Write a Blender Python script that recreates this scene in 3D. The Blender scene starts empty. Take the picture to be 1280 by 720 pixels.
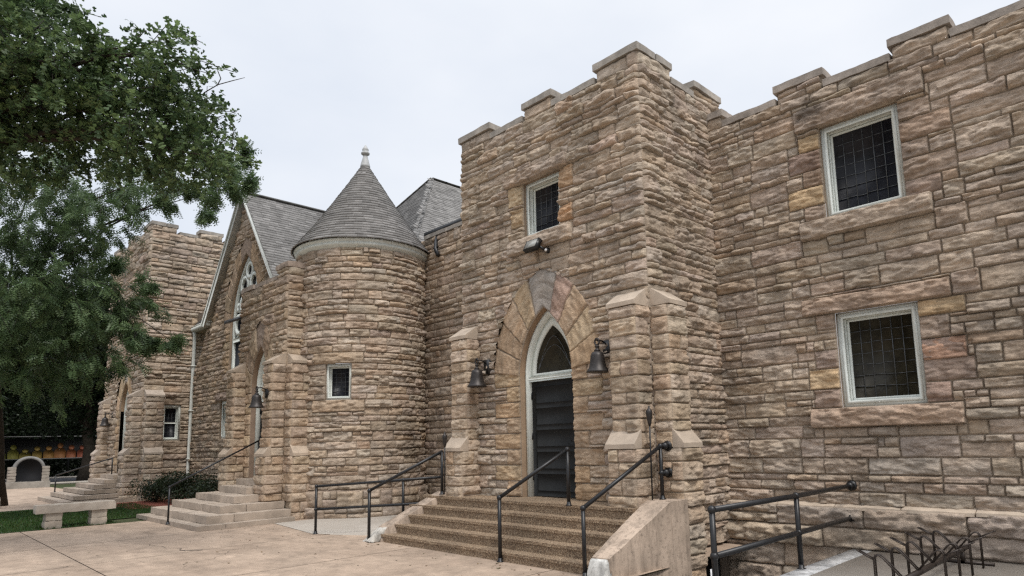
import bpy, math, random
import numpy as np
from mathutils import Vector, Matrix

RNG = np.random.default_rng(11)
random.seed(5)
C = bpy.context.scene.collection

# ------------------------------------------------------------------ noise
def _h(ix, iy, iz):
    n = (ix.astype(np.int64) * 374761393 + iy.astype(np.int64) * 668265263 + iz.astype(np.int64) * 1274126177) & 0xFFFFFFFF
    n = ((n ^ (n >> 13)) * 1274126177) & 0xFFFFFFFF
    n = ((n ^ (n >> 16)) * 2246822519) & 0xFFFFFFFF
    return ((n ^ (n >> 15)) & 0xFFFFFF) / float(0xFFFFFF)

def noise3(x, y, z):
    x = np.asarray(x, float); y = np.asarray(y, float); z = np.asarray(z, float)
    x, y, z = np.broadcast_arrays(x, y, z)
    ix, iy, iz = np.floor(x), np.floor(y), np.floor(z)
    fx, fy, fz = x - ix, y - iy, z - iz
    fx = fx * fx * (3 - 2 * fx); fy = fy * fy * (3 - 2 * fy); fz = fz * fz * (3 - 2 * fz)
    r = 0
    for a in (0, 1):
        wx = fx if a else 1 - fx
        for b in (0, 1):
            wy = fy if b else 1 - fy
            for c in (0, 1):
                wz = fz if c else 1 - fz
                r = r + wx * wy * wz * _h(ix + a, iy + b, iz + c)
    return r

def fbm(x, y, z, o=3):
    r = 0; a = .5; t = 0
    for k in range(o):
        r = r + a * noise3(x, y, z); t += a
        x, y, z, a = x * 2.03 + 11.3, y * 2.03 + 5.1, z * 2.03 + 3.7, a * .5
    return r / t

# ------------------------------------------------------------------ mesh collector
class W:
    """collects vertices, quads / polygons, colours; builds ONE mesh object"""
    def __init__(s):
        s.v = []; s.c = []; s.q = []; s.qm = []; s.p = []; s.pm = []; s.n = 0
    def add(s, V, Q=None, col=(.5, .5, .5), m=0, polys=None):
        V = np.asarray(V, float).reshape(-1, 3)
        col = np.asarray(col, float)
        if col.ndim == 1: col = np.tile(col, (len(V), 1))
        if col.shape[1] == 3: col = np.concatenate([col, np.ones((len(col), 1))], 1)
        s.v.append(V); s.c.append(col)
        if Q is not None and len(Q):
            Q = np.asarray(Q, np.int64).reshape(-1, 4)
            s.q.append(Q + s.n); s.qm.append(np.full(len(Q), m, np.int32))
        for p in polys or ():
            s.p.append([int(i) + s.n for i in p]); s.pm.append(m)
        s.n += len(V)
    # ---- simple shapes
    def box(s, lo, hi, col=(.5, .5, .5), m=0, R=None, o=(0, 0, 0)):
        x0, y0, z0 = lo; x1, y1, z1 = hi
        V = np.array([(x0,y0,z0),(x1,y0,z0),(x1,y1,z0),(x0,y1,z0),(x0,y0,z1),(x1,y0,z1),(x1,y1,z1),(x0,y1,z1)], float)
        if R is not None: V = V @ np.asarray(R).T
        V = V + np.asarray(o)
        s.add(V, [(0,3,2,1),(4,5,6,7),(0,1,5,4),(1,2,6,5),(2,3,7,6),(3,0,4,7)], col, m)
    def bar(s, a, b, w, d, col=(.5, .5, .5), m=0, up=(0, 0, 1)):
        a, b = Vector(a), Vector(b); t = (b - a); L = t.length
        if L < 1e-6: return
        t.normalize(); up = Vector(up)
        if abs(t.dot(up)) > .98: up = Vector((0, 1, 0))
        x = t.cross(up).normalized(); y = x.cross(t)
        V = [a + x * (w / 2 * i) + y * (d / 2 * j) for i, j in ((-1,-1),(1,-1),(1,1),(-1,1))]
        V += [p + t * L for p in V]
        s.add([tuple(p) for p in V], [(0,3,2,1),(4,5,6,7),(0,1,5,4),(1,2,6,5),(2,3,7,6),(3,0,4,7)], col, m)
    def tube(s, pts, r, seg=8, col=(.5, .5, .5), m=0, cap=True):
        P = [Vector(p) for p in pts]; n = len(P)
        rr = r if hasattr(r, '__len__') else [r] * n
        rings = []; ref = None
        for i in range(n):
            t = (P[min(i + 1, n - 1)] - P[max(i - 1, 0)]).normalized()
            if ref is None:
                ref = Vector((0, 0, 1)) if abs(t.z) < .9 else Vector((1, 0, 0))
            x = t.cross(ref).normalized(); y = x.cross(t).normalized(); ref = y
            k = 1.0
            if 0 < i < n - 1:
                c = (P[i] - P[i - 1]).normalized().dot((P[i + 1] - P[i]).normalized())
                k = 1 / max(.5, math.sqrt(max(.01, (1 + c) / 2)))
            rings.append([tuple(P[i] + (x * math.cos(a) + y * math.sin(a)) * rr[i] * (k if abs(k - 1) < .42 else 1.3))
                          for a in [2 * math.pi * j / seg for j in range(seg)]])
        V = [p for r_ in rings for p in r_]
        Q = [(i * seg + j, i * seg + (j + 1) % seg, (i + 1) * seg + (j + 1) % seg, (i + 1) * seg + j) for i in range(n - 1) for j in range(seg)]
        pol = [list(range(seg))[::-1], [(n - 1) * seg + j for j in range(seg)]] if cap else None
        s.add(V, Q, col, m, pol)
    def lathe(s, prof, o=(0, 0, 0), seg=24, col=(.5, .5, .5), m=0):
        o = np.asarray(o, float); V = []
        for r, z in prof:
            for j in range(seg):
                a = 2 * math.pi * j / seg; V.append((o[0] + r * math.cos(a), o[1] + r * math.sin(a), o[2] + z))
        n = len(prof)
        Q = [(i * seg + j, i * seg + (j + 1) % seg, (i + 1) * seg + (j + 1) % seg, (i + 1) * seg + j) for i in range(n - 1) for j in range(seg)]
        s.add(V, Q, col, m, [list(range(seg))[::-1], [(n - 1) * seg + j for j in range(seg)]])
    def ball(s, o, r, col=(.5, .5, .5), m=0, seg=10, sz=1.0):
        s.lathe([(max(1e-3, r * math.sin(math.pi * k / 8)), -r * sz * math.cos(math.pi * k / 8)) for k in range(9)], o, seg, col, m)
    def ring_extrude(s, outer, inner, f, d0, d1, col=(.5, .5, .5), m=0, closed=True):
        """band between two polylines (s,z), extruded from depth d0 to d1; f maps (s,z,n)->world"""
        n = len(outer)
        V = []
        for d in (d0, d1):
            V += [f(a, b, d) for a, b in outer] + [f(a, b, d) for a, b in inner]
        Q = []; k = n if closed else n - 1
        for i in range(k):
            j = (i + 1) % n
            Q += [(i, j, n + j, n + i), (2*n + i, 3*n + i, 3*n + j, 2*n + j), (i, 2*n + i, 2*n + j, j), (n + i, n + j, 3*n + j, 3*n + i)]
        if not closed:
            Q += [(0, n, 3*n, 2*n), (n - 1, 3*n - 1, 4*n - 1, 2*n - 1)]
        s.add(V, Q, col, m)
    def poly_extrude(s, pts, f, d0, d1, col=(.5, .5, .5), m=0):
        n = len(pts)
        V = [f(a, b, d0) for a, b in pts] + [f(a, b, d1) for a, b in pts]
        s.add(V, [(i, (i + 1) % n, n + (i + 1) % n, n + i) for i in range(n)], col, m, [list(range(n)), list(range(n, 2 * n))[::-1]])
    # ---- rough hexahedron : 8 corners (bottom 4 ccw, top 4 ccw)
    def hexa(s, c8, res=.05, amp=.01, col=(.5, .5, .5), m=0, seed=0, fr=6., var=.08, skip=()):
        c8 = np.asarray(c8, float)
        ctr = c8.mean(0)
        for fi, F in enumerate(((0,3,2,1),(4,5,6,7),(0,1,5,4),(1,2,6,5),(2,3,7,6),(3,0,4,7))):
            if fi in skip: continue
            a, b, c, d = (c8[i] for i in F)
            lu = max(np.linalg.norm(b - a), np.linalg.norm(c - d)); lv = max(np.linalg.norm(d - a), np.linalg.norm(c - b))
            nu = int(max(1, min(80, round(lu / res)))) ; nv = int(max(1, min(80, round(lv / res))))
            U, Vv = np.meshgrid(np.linspace(0, 1, nu + 1), np.linspace(0, 1, nv + 1))
            U = U.ravel()[:, None]; Vv = Vv.ravel()[:, None]
            P = a * (1 - U) * (1 - Vv) + b * U * (1 - Vv) + c * U * Vv + d * (1 - U) * Vv
            if amp:
                x, y, z = P.T
                D = np.stack([fbm(x * fr + seed, y * fr, z * fr) - .5, fbm(x * fr, y * fr + seed + 9, z * fr) - .5, fbm(x * fr, y * fr, z * fr + seed + 17) - .5], 1)
                P = P + D * 2 * amp
                # worn edges: pull edge vertices towards the centre
                k = ((np.abs(U - .5) > .499).astype(float) + (np.abs(Vv - .5) > .499)) * amp * .35
                dv = ctr - P; P = P + dv / np.maximum(np.linalg.norm(dv, axis=1, keepdims=True), 1e-6) * k
            t = (1 + var * (2 * fbm(P[:, 0] * 3 + seed, P[:, 1] * 3, P[:, 2] * 3) - 1))[:, None]
            I = np.arange((nu + 1) * (nv + 1)).reshape(nv + 1, nu + 1)
            Q = np.stack([I[:-1, :-1], I[:-1, 1:], I[1:, 1:], I[1:, :-1]], -1).reshape(-1, 4)
            s.add(P, Q, np.asarray(col)[None, :] * t, m)
    def rbox(s, lo, hi, **k):
        x0, y0, z0 = lo; x1, y1, z1 = hi
        s.hexa([(x0,y0,z0),(x1,y0,z0),(x1,y1,z0),(x0,y1,z0),(x0,y0,z1),(x1,y0,z1),(x1,y1,z1),(x0,y1,z1)], **k)
    def build(s, name, mats, parent=None, smooth=False):
        me = bpy.data.meshes.new(name)
        V = np.concatenate(s.v) if s.v else np.zeros((0, 3))
        Col = np.concatenate(s.c) if s.c else np.zeros((0, 4))
        Q = np.concatenate(s.q) if s.q else np.zeros((0, 4), np.int64)
        qm = np.concatenate(s.qm) if s.qm else np.zeros(0, np.int32)
        nl = len(Q) * 4 + sum(len(p) for p in s.p)
        me.vertices.add(len(V)); me.vertices.foreach_set('co', V.astype(np.float32).ravel())
        me.loops.add(nl); me.polygons.add(len(Q) + len(s.p))
        li = np.concatenate([Q.ravel()] + [np.array(p) for p in s.p]) if s.p else Q.ravel()
        me.loops.foreach_set('vertex_index', li.astype(np.int32))
        tot = np.concatenate([np.full(len(Q), 4), np.array([len(p) for p in s.p], int)]).astype(np.int32)
        st = np.concatenate([[0], np.cumsum(tot)[:-1]]).astype(np.int32) if len(tot) else tot
        me.polygons.foreach_set('loop_start', st); me.polygons.foreach_set('loop_total', tot)
        me.polygons.foreach_set('material_index', np.concatenate([qm, np.array(s.pm, np.int32)]).astype(np.int32))
        if smooth: me.polygons.foreach_set('use_smooth', np.ones(len(tot), bool))
        me.update(calc_edges=True); me.validate(clean_customdata=False)
        at = me.color_attributes.new('Col', 'FLOAT_COLOR', 'POINT')
        rgba = np.ones((len(V), 4), np.float32); rgba[:, :] = Col
        at.data.foreach_set('color', rgba.ravel())
        for mt in (mats if isinstance(mats, (list, tuple)) else [mats]): me.materials.append(mt)
        o = bpy.data.objects.new(name, me); C.objects.link(o)
        if parent is not None: o.parent = parent
        return o

def tag(o, label=None, cat=None, group=None, kind=None):
    if label: o['label'] = label
    if cat: o['category'] = cat
    if group: o['group'] = group
    if kind: o['kind'] = kind
    return o
def empty(name, label, cat, loc=(0, 0, 0), group=None):
    o = bpy.data.objects.new(name, None); C.objects.link(o); o.location = (0, 0, 0)
    return tag(o, label, cat, group)

# ------------------------------------------------------------------ materials
def new_mat(name):
    m = bpy.data.materials.new(name); m.use_nodes = True
    nt = m.node_tree; b = nt.nodes['Principled BSDF']
    return m, nt, b
def N(nt, t, **k):
    n = nt.nodes.new(t)
    for a, v in k.items():
        if a in ('operation', 'blend_type', 'data_type', 'noise_dimensions', 'feature', 'layer_name', 'attribute_name', 'distance', 'interpolation_type'): setattr(n, a, v)
        else: n.inputs[a].default_value = v
    return n
def mapped(nt, scale=(1, 1, 1)):
    g = nt.nodes.new('ShaderNodeNewGeometry'); mp = nt.nodes.new('ShaderNodeMapping'); mp.inputs['Scale'].default_value = scale
    nt.links.new(g.outputs['Position'], mp.inputs['Vector']); return mp.outputs[0]
def noise(nt, scale, vec, detail=4, rough=.6):
    n = nt.nodes.new('ShaderNodeTexNoise'); n.inputs['Scale'].default_value = scale; n.inputs['Detail'].default_value = detail; n.inputs['Roughness'].default_value = rough
    nt.links.new(vec, n.inputs['Vector']); return n.outputs['Fac']
def ramp(nt, fac, a, b, p0=0., p1=1.):
    r = nt.nodes.new('ShaderNodeMapRange'); r.inputs['From Min'].default_value = p0; r.inputs['From Max'].default_value = p1
    r.inputs['To Min'].default_value = a; r.inputs['To Max'].default_value = b; nt.links.new(fac, r.inputs['Value']); return r.outputs[0]
def mulc(nt, col, fac):
    m = nt.nodes.new('ShaderNodeMix'); m.data_type = 'RGBA'; m.blend_type = 'MULTIPLY'; m.inputs['Factor'].default_value = 1
    nt.links.new(col, m.inputs['A']); nt.links.new(fac, m.inputs['B']); return m.outputs['Result']
def mixc(nt, fac, a, b):
    m = nt.nodes.new('ShaderNodeMix'); m.data_type = 'RGBA'
    nt.links.new(fac, m.inputs['Factor'])
    for s, v in (('A', a), ('B', b)):
        if hasattr(v, 'links') or hasattr(v, 'is_linked'): nt.links.new(v, m.inputs[s])
        else: m.inputs[s].default_value = (*v, 1)
    return m.outputs['Result']
def attr_col(nt):
    a = nt.nodes.new('ShaderNodeAttribute'); a.attribute_name = 'Col'; return a.outputs['Color']
def bump(nt, b, h, strength, dist):
    n = nt.nodes.new('ShaderNodeBump'); n.inputs['Strength'].default_value = strength; n.inputs['Distance'].default_value = dist
    nt.links.new(h, n.inputs['Height']); nt.links.new(n.outputs[0], b.inputs['Normal'])
def mat_attr(name, rough=.9, var=(.8, 1.2), vs=7., gs=90., bstr=.5, bdist=.006, aniso=(1, 1, 1), spec=.25, extra=None):
    m, nt, b = new_mat(name)
    p = mapped(nt)
    at_ = nt.nodes.new('ShaderNodeAttribute'); at_.attribute_name = 'Col'; c = at_.outputs['Color']
    ofs = nt.nodes.new('ShaderNodeVectorMath'); ofs.operation = 'MULTIPLY_ADD'; ofs.inputs[1].default_value = (41., 67., 53.)
    nt.links.new(at_.outputs['Alpha'], ofs.inputs[0]); nt.links.new(mapped(nt, aniso), ofs.inputs[2]); pa = ofs.outputs[0]
    c = mulc(nt, c, ramp(nt, noise(nt, vs, pa), var[0], var[1], .3, .7))
    c = mulc(nt, c, ramp(nt, noise(nt, gs, p, 3), .86, 1.14, .3, .7))
    if extra: c = extra(nt, c, p)
    nt.links.new(c, b.inputs['Base Color'])
    b.inputs['Roughness'].default_value = rough; b.inputs['Specular IOR Level'].default_value = spec
    hh = nt.nodes.new('ShaderNodeMath'); hh.operation = 'ADD'
    nt.links.new(noise(nt, gs * .35, pa, 5), hh.inputs[0]); nt.links.new(noise(nt, gs, p, 3), hh.inputs[1])
    bump(nt, b, hh.outputs[0], bstr, bdist)
    return m
def mat_flat(name, col, rough=.5, metal=0., spec=.5, var=.1, vs=5., bstr=0., bs=60.):
    m, nt, b = new_mat(name); p = mapped(nt)
    v = ramp(nt, noise(nt, vs, p, 5), 1 - var, 1 + var, .3, .7)
    rgb = nt.nodes.new('ShaderNodeRGB'); rgb.outputs[0].default_value = (*col, 1)
    nt.links.new(mulc(nt, rgb.outputs[0], v), b.inputs['Base Color'])
    b.inputs['Roughness'].default_value = rough; b.inputs['Metallic'].default_value = metal; b.inputs['Specular IOR Level'].default_value = spec
    if bstr: bump(nt, b, noise(nt, bs, p, 4), bstr, .004)
    return m

def stains(nt, c, p):
    f = ramp(nt, noise(nt, .55, p, 6, .65), .78, 1.12, .32, .66)
    return mulc(nt, c, f)
def wall_stains(nt, c, p):
    c = stains(nt, c, p)
    c = mulc(nt, c, ramp(nt, noise(nt, 2.2, mapped(nt, (1, 1, .22)), 5, .65), .74, 1.07, .34, .56))     # rain streaks
    mp_ = nt.nodes.new('ShaderNodeMapping'); mp_.inputs['Location'].default_value = (-1.95, -2.1, -7.22); mp_.inputs['Scale'].default_value = (1, 1, 1); mp_.vector_type = 'POINT'
    nt.links.new(p, mp_.inputs['Vector'])
    sc_ = nt.nodes.new('ShaderNodeVectorMath'); sc_.operation = 'MULTIPLY'; sc_.inputs[1].default_value = (1.7, 1., 2.6); nt.links.new(mp_.outputs[0], sc_.inputs[0])
    ln = nt.nodes.new('ShaderNodeVectorMath'); ln.operation = 'LENGTH'; nt.links.new(sc_.outputs[0], ln.inputs[0])
    ad = nt.nodes.new('ShaderNodeMath'); ad.operation = 'ADD'; nt.links.new(ln.outputs['Value'], ad.inputs[0]); nt.links.new(ramp(nt, noise(nt, 4., p, 4), -.45, .45, .25, .75), ad.inputs[1])
    return mulc(nt, c, ramp(nt, ad.outputs[0], .45, 1, .25, .75))                                              # old soot mark on one lintel
M_STONE = mat_attr('rock_faced_sandstone', .95, (.79, 1.19), 11., 60., .9, .013, (1, 1, 3.2), .15, wall_stains)
M_CUT = mat_attr('cut_sandstone', .9, (.82, 1.13), 4., 110., .3, .004, (1, 1, 1), .2, stains)
M_COPE = mat_attr('weathered_coping', .93, (.7, 1.2), 5., 60., .5, .006, (1, 1, 1), .2, stains)
M_SHINGLE = mat_attr('asphalt_shingle', .92, (.85, 1.15), 3., 160., .5, .004, (1, 1, 1), .2)
def streaks(nt, c, p):
    c = stains(nt, c, p)
    c = mulc(nt, c, ramp(nt, noise(nt, 5., mapped(nt, (1, 1, .16)), 5, .65), .62, 1.1, .36, .56))
    return mulc(nt, c, ramp(nt, noise(nt, 17., p, 4, .6), .62, 1.02, .30, .46))
M_CONC = mat_attr('cast_concrete', .88, (.8, 1.14), 2.2, 130., .35, .004, (1, 1, 1), .2, streaks)
M_PAINT = mat_flat('white_paint', (.66, .69, .645), .55, 0, .4, .08, 6)
M_WPAINT = mat_flat('pale_grey_paint', (.56, .57, .53), .5, 0, .4, .1, 6)
M_DOOR = mat_flat('dark_green_door_paint', (.023, .024, .0245), .75, 0, .12, .15, 4)
M_IRON = mat_flat('black_iron', (.014, .014, .015), .38, .25, .5, .3, 20, .15, 80)
M_BRONZE = mat_flat('dark_bronze_iron', (.035, .03, .028), .45, .5, .5, .3, 25, .2, 60)
M_RACK = mat_flat('brown_steel_wire', (.035, .026, .021), .45, .4, .5, .25, 20)
M_LEAD = mat_flat('lead_came', (.10, .105, .11), .5, .6, .5, .15, 10)
M_DARK = mat_flat('dark_void', (.008, .008, .008), .9, 0, .1, .1)
M_TWHITE = mat_flat('white_tag', (.75, .75, .75), .6)

def mat_glass(name, col):
    m, nt, b = new_mat(name); p = mapped(nt)
    c = mixc(nt, ramp(nt, noise(nt, 6., p, 2), 0, 1, .35, .65), col, tuple(k * 1.9 for k in col))
    nt.links.new(c, b.inputs['Base Color']); b.inputs['Roughness'].default_value = .38; b.inputs['Specular IOR Level'].default_value = .22
    bump(nt, b, noise(nt, 9., p, 3), .25, .02)
    return m
M_GLASS = mat_glass('leaded_glass', (.006, .0065, .009))
M_GLASS2 = mat_glass('stained_glass', (.014, .012, .007))

def mat_aggregate():
    m, nt, b = new_mat('exposed_aggregate'); p = mapped(nt)
    v = nt.nodes.new('ShaderNodeTexVoronoi'); v.inputs['Scale'].default_value = 80; nt.links.new(p, v.inputs['Vector'])
    sep = nt.nodes.new('ShaderNodeSeparateColor'); nt.links.new(v.outputs['Color'], sep.inputs[0])
    r = nt.nodes.new('ShaderNodeValToRGB'); nt.links.new(sep.outputs[0], r.inputs[0])
    e = r.color_ramp.elements; e[0].position = 0; e[0].color = (.13, .085, .052, 1); e[1].position = 1; e[1].color = (.52, .40, .27, 1)
    for q, cc in ((.3, (.23, .15, .09, 1)), (.55, (.32, .222, .137, 1)), (.8, (.41, .305, .20, 1))):
        x = e.new(q); x.color = cc
    d = ramp(nt, v.outputs['Distance'], 1.15, .45, .2, .75)
    c = mulc(nt, mulc(nt, r.outputs[0], d), ramp(nt, noise(nt, 1.5, p), .75, 1.15, .3, .7))
    nt.links.new(c, b.inputs['Base Color']); b.inputs['Roughness'].default_value = .8
    inv = ramp(nt, v.outputs['Distance'], 1, 0, 0, .8); bump(nt, b, inv, .6, .004)
    return m
M_AGG = mat_aggregate()

def mat_plaza():
    m, nt, b = new_mat('pink_tinted_concrete'); p = mapped(nt)
    c = mixc(nt, ramp(nt, noise(nt, .7, p, 6, .6), 0, 1, .3, .7), (.345, .26, .195), (.445, .343, .26))
    c = mulc(nt, c, ramp(nt, noise(nt, 3.1, p, 6, .7), .74, 1.12, .3, .7))
    c = mulc(nt, c, ramp(nt, noise(nt, .9, p, 7, .7), .72, 1.03, .33, .5))
    c = mulc(nt, c, ramp(nt, noise(nt, 120., p, 3), .85, 1.13, .3, .7))
    st = mapped(nt, (.25, 1.6, 1)); c = mulc(nt, c, ramp(nt, noise(nt, .8, st, 5, .6), .86, 1.06, .35, .6))
    spots = ramp(nt, noise(nt, 13., p, 2, .5), 1, .5, .69, .75); c = mulc(nt, c, spots)
    # hairline cracks : zero line of a distorted noise
    n = noise(nt, .42, p, 7, .62)
    a = nt.nodes.new('ShaderNodeMath'); a.operation = 'SUBTRACT'; nt.links.new(n, a.inputs[0]); a.inputs[1].default_value = .5
    ab = nt.nodes.new('ShaderNodeMath'); ab.operation = 'ABSOLUTE'; nt.links.new(a.outputs[0], ab.inputs[0])
    gate = ramp(nt, noise(nt, .33, mapped(nt, (1, 1, 1)), 1), 0, 1, .54, .60)
    cr = ramp(nt, ab.outputs[0], .5, 1, .0, .0016)
    crk = nt.nodes.new('ShaderNodeMix'); crk.data_type = 'FLOAT'; nt.links.new(gate, crk.inputs[0]); crk.inputs[2].default_value = 1; nt.links.new(cr, crk.inputs[3])
    c = mulc(nt, c, crk.outputs[0])
    nt.links.new(c, b.inputs['Base Color']); b.inputs['Roughness'].default_value = .85; b.inputs['Specular IOR Level'].default_value = .3
    bump(nt, b, noise(nt, 90., p, 4), .25, .003)
    return m
M_PLAZA = mat_plaza()
def mat_ground(name, c1, c2, s1=1.2, s2=40., bstr=.5):
    m, nt, b = new_mat(name); p = mapped(nt)
    c = mixc(nt, ramp(nt, noise(nt, s1, p, 5), 0, 1, .3, .7), c1, c2)
    c = mulc(nt, c, ramp(nt, noise(nt, s2, p, 4), .65, 1.35, .3, .7))
    nt.links.new(c, b.inputs['Base Color']); b.inputs['Roughness'].default_value = .95; b.inputs['Specular IOR Level'].default_value = .2
    bump(nt, b, noise(nt, s2, p, 4), bstr, .35 / s2); return m
M_LAWN = mat_ground('lawn_soil', (.022, .04, .012), (.04, .065, .02))
M_MULCH = mat_ground('red_mulch', (.14, .045, .03), (.24, .075, .05), 4, 60)
M_ASPH = mat_ground('asphalt', (.05, .05, .053), (.075, .076, .08), .6, 90, .2)
M_EARTH = mat_ground('grassy_ground', (.035, .05, .02), (.07, .075, .035), .3, 12)
M_SLAB = mat_ground('pale_concrete', (.36, .32, .275), (.43, .39, .34), 1.5, 110, .15)

def mat_leaf(name, rough=.45, trans=.36):
    m, nt, b = new_mat(name); p = mapped(nt)
    c = mulc(nt, attr_col(nt), ramp(nt, noise(nt, 1.3, p, 3), .7, 1.3, .3, .7))
    nt.links.new(c, b.inputs['Base Color']); b.inputs['Roughness'].default_value = rough; b.inputs['Specular IOR Level'].default_value = .35
    t = nt.nodes.new('ShaderNodeBsdfTranslucent'); nt.links.new(c, t.inputs[0])
    mx = nt.nodes.new('ShaderNodeMixShader'); mx.inputs[0].default_value = trans
    nt.links.new(b.outputs[0], mx.inputs[1]); nt.links.new(t.outputs[0], mx.inputs[2])
    nt.links.new(mx.outputs[0], nt.nodes['Material Output'].inputs['Surface']); return m
M_LEAF = mat_leaf('tree_leaves')
M_BARK = mat_ground('bark', (.03, .024, .018), (.055, .045, .035), 6, 50, .9)

# ------------------------------------------------------------------ stone walls
PAL = np.array([(.42,.34,.264),(.428,.34,.26),(.438,.333,.245),(.415,.328,.259),(.395,.322,.257),(.448,.372,.298)])
PW = np.array([.36,.22,.04,.16,.12,.10])
WARM = np.array([.20,.34,.12,.14,.06,.14])
MORTAR = np.array((.38,.31,.24))

def plane(o, t, n):
    o, t, n = (np.asarray(k, float) for k in (o, t, n))
    def f(s, z, d=0.):
        s, z, d = np.broadcast_arrays(np.asarray(s, float), np.asarray(z, float), np.asarray(d, float))
        return o + s[..., None] * t + d[..., None] * n + z[..., None] * np.array((0, 0, 1.))
    return f

def layout(s0, s1, z0, z1, reserved, seed, hmin=3, hmax=6, cell=.052, lmin=.26, lmax=.85, nh=0, snap=None):
    """random coursed ashlar on a cell grid, round the reserved rectangles -> list of (s,z,w,h)"""
    r = np.random.default_rng(seed)
    def lines(lo, hi, first, es):
        E = [lo, hi]
        for e in list(first) + list(es):
            if lo < e < hi and min(abs(e - q) for q in E) > .018: E.append(e)
        E.sort(); g = [lo]
        for p, q in zip(E[:-1], E[1:]):
            k = max(1, round((q - p) / cell)); g += [p + (q - p) * (i + 1) / k for i in range(k)]
        return np.array(g), np.array(E)
    gs, Es = lines(s0, s1, [e for q in reserved[:nh] for e in q[:2]], [e for q in reserved[nh:] for e in q[:2]])
    gz, Ez = lines(z0, z1, [e for q in reserved[:nh] for e in q[2:4]], [e for q in reserved[nh:] for e in q[2:4]])
    if snap is not None:
        near = lambda E, v: E[np.abs(E - v).argmin()] if np.abs(E - v).min() < .0185 else v
        snap[:] = [(near(Es, p[0]), near(Es, p[1]), near(Ez, p[2]), near(Ez, p[3])) + tuple(p[4:]) for p in snap]
        reserved = list(reserved[:nh]) + [p[:4] for p in snap]
    ns, nz = len(gs) - 1, len(gz) - 1
    cs = (s1 - s0) / ns
    free = np.ones((nz, ns), bool); out = []
    ms, mz = (gs[1:] + gs[:-1]) / 2, (gz[1:] + gz[:-1]) / 2
    for (a, b, c, d) in reserved:
        free[np.ix_((mz > c) & (mz < d), (ms > a) & (ms < b))] = False
    j = 0
    while j < nz:
        h = int(r.integers(hmin, hmax + 1))
        if nz - j - h < hmin: h = nz - j
        h = min(h, nz - j)
        blk = free[j:j + h]
        i = 0
        while i < ns:
            pat = blk[:, i]; k = i
            while k < ns and (blk[:, k] == pat).all(): k += 1
            q = 0
            while q < h:
                if not pat[q]: q += 1; continue
                e = q
                while e < h and pat[e]: e += 1
                hh = e - q
                def split(qa, qb, lo, hi):
                    x = i
                    while x < k:
                        L = r.uniform(lo, hi) * (1.15 if qb - qa > 3 else .95)
                        n = max(2, int(L / cs))
                        if k - x - n < lo * .6 / cs: n = k - x
                        n = min(n, k - x)
                        if qb - qa >= 5 and r.random() < .42 and n > 3:      # sneck: two thin stones
                            md = qa + (qb - qa) // 2 + int(r.integers(0, 2))
                            n2 = max(2, int(n * r.uniform(.35, .65)))
                            out.append((x, qa + j, n, md - qa)); 
                            out.append((x, md + j, n2, qb - md)); out.append((x + n2, md + j, n - n2, qb - md))
                        else: out.append((x, qa + j, n, qb - qa))
                        x += n
                split(q, e, lmin, lmax)
                q = e
            i = k
        j += h
    return [(gs[a], gz[b], gs[a + c] - gs[a], gz[b + d] - gz[b]) for a, b, c, d in out if c > 0 and d > 0]

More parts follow.
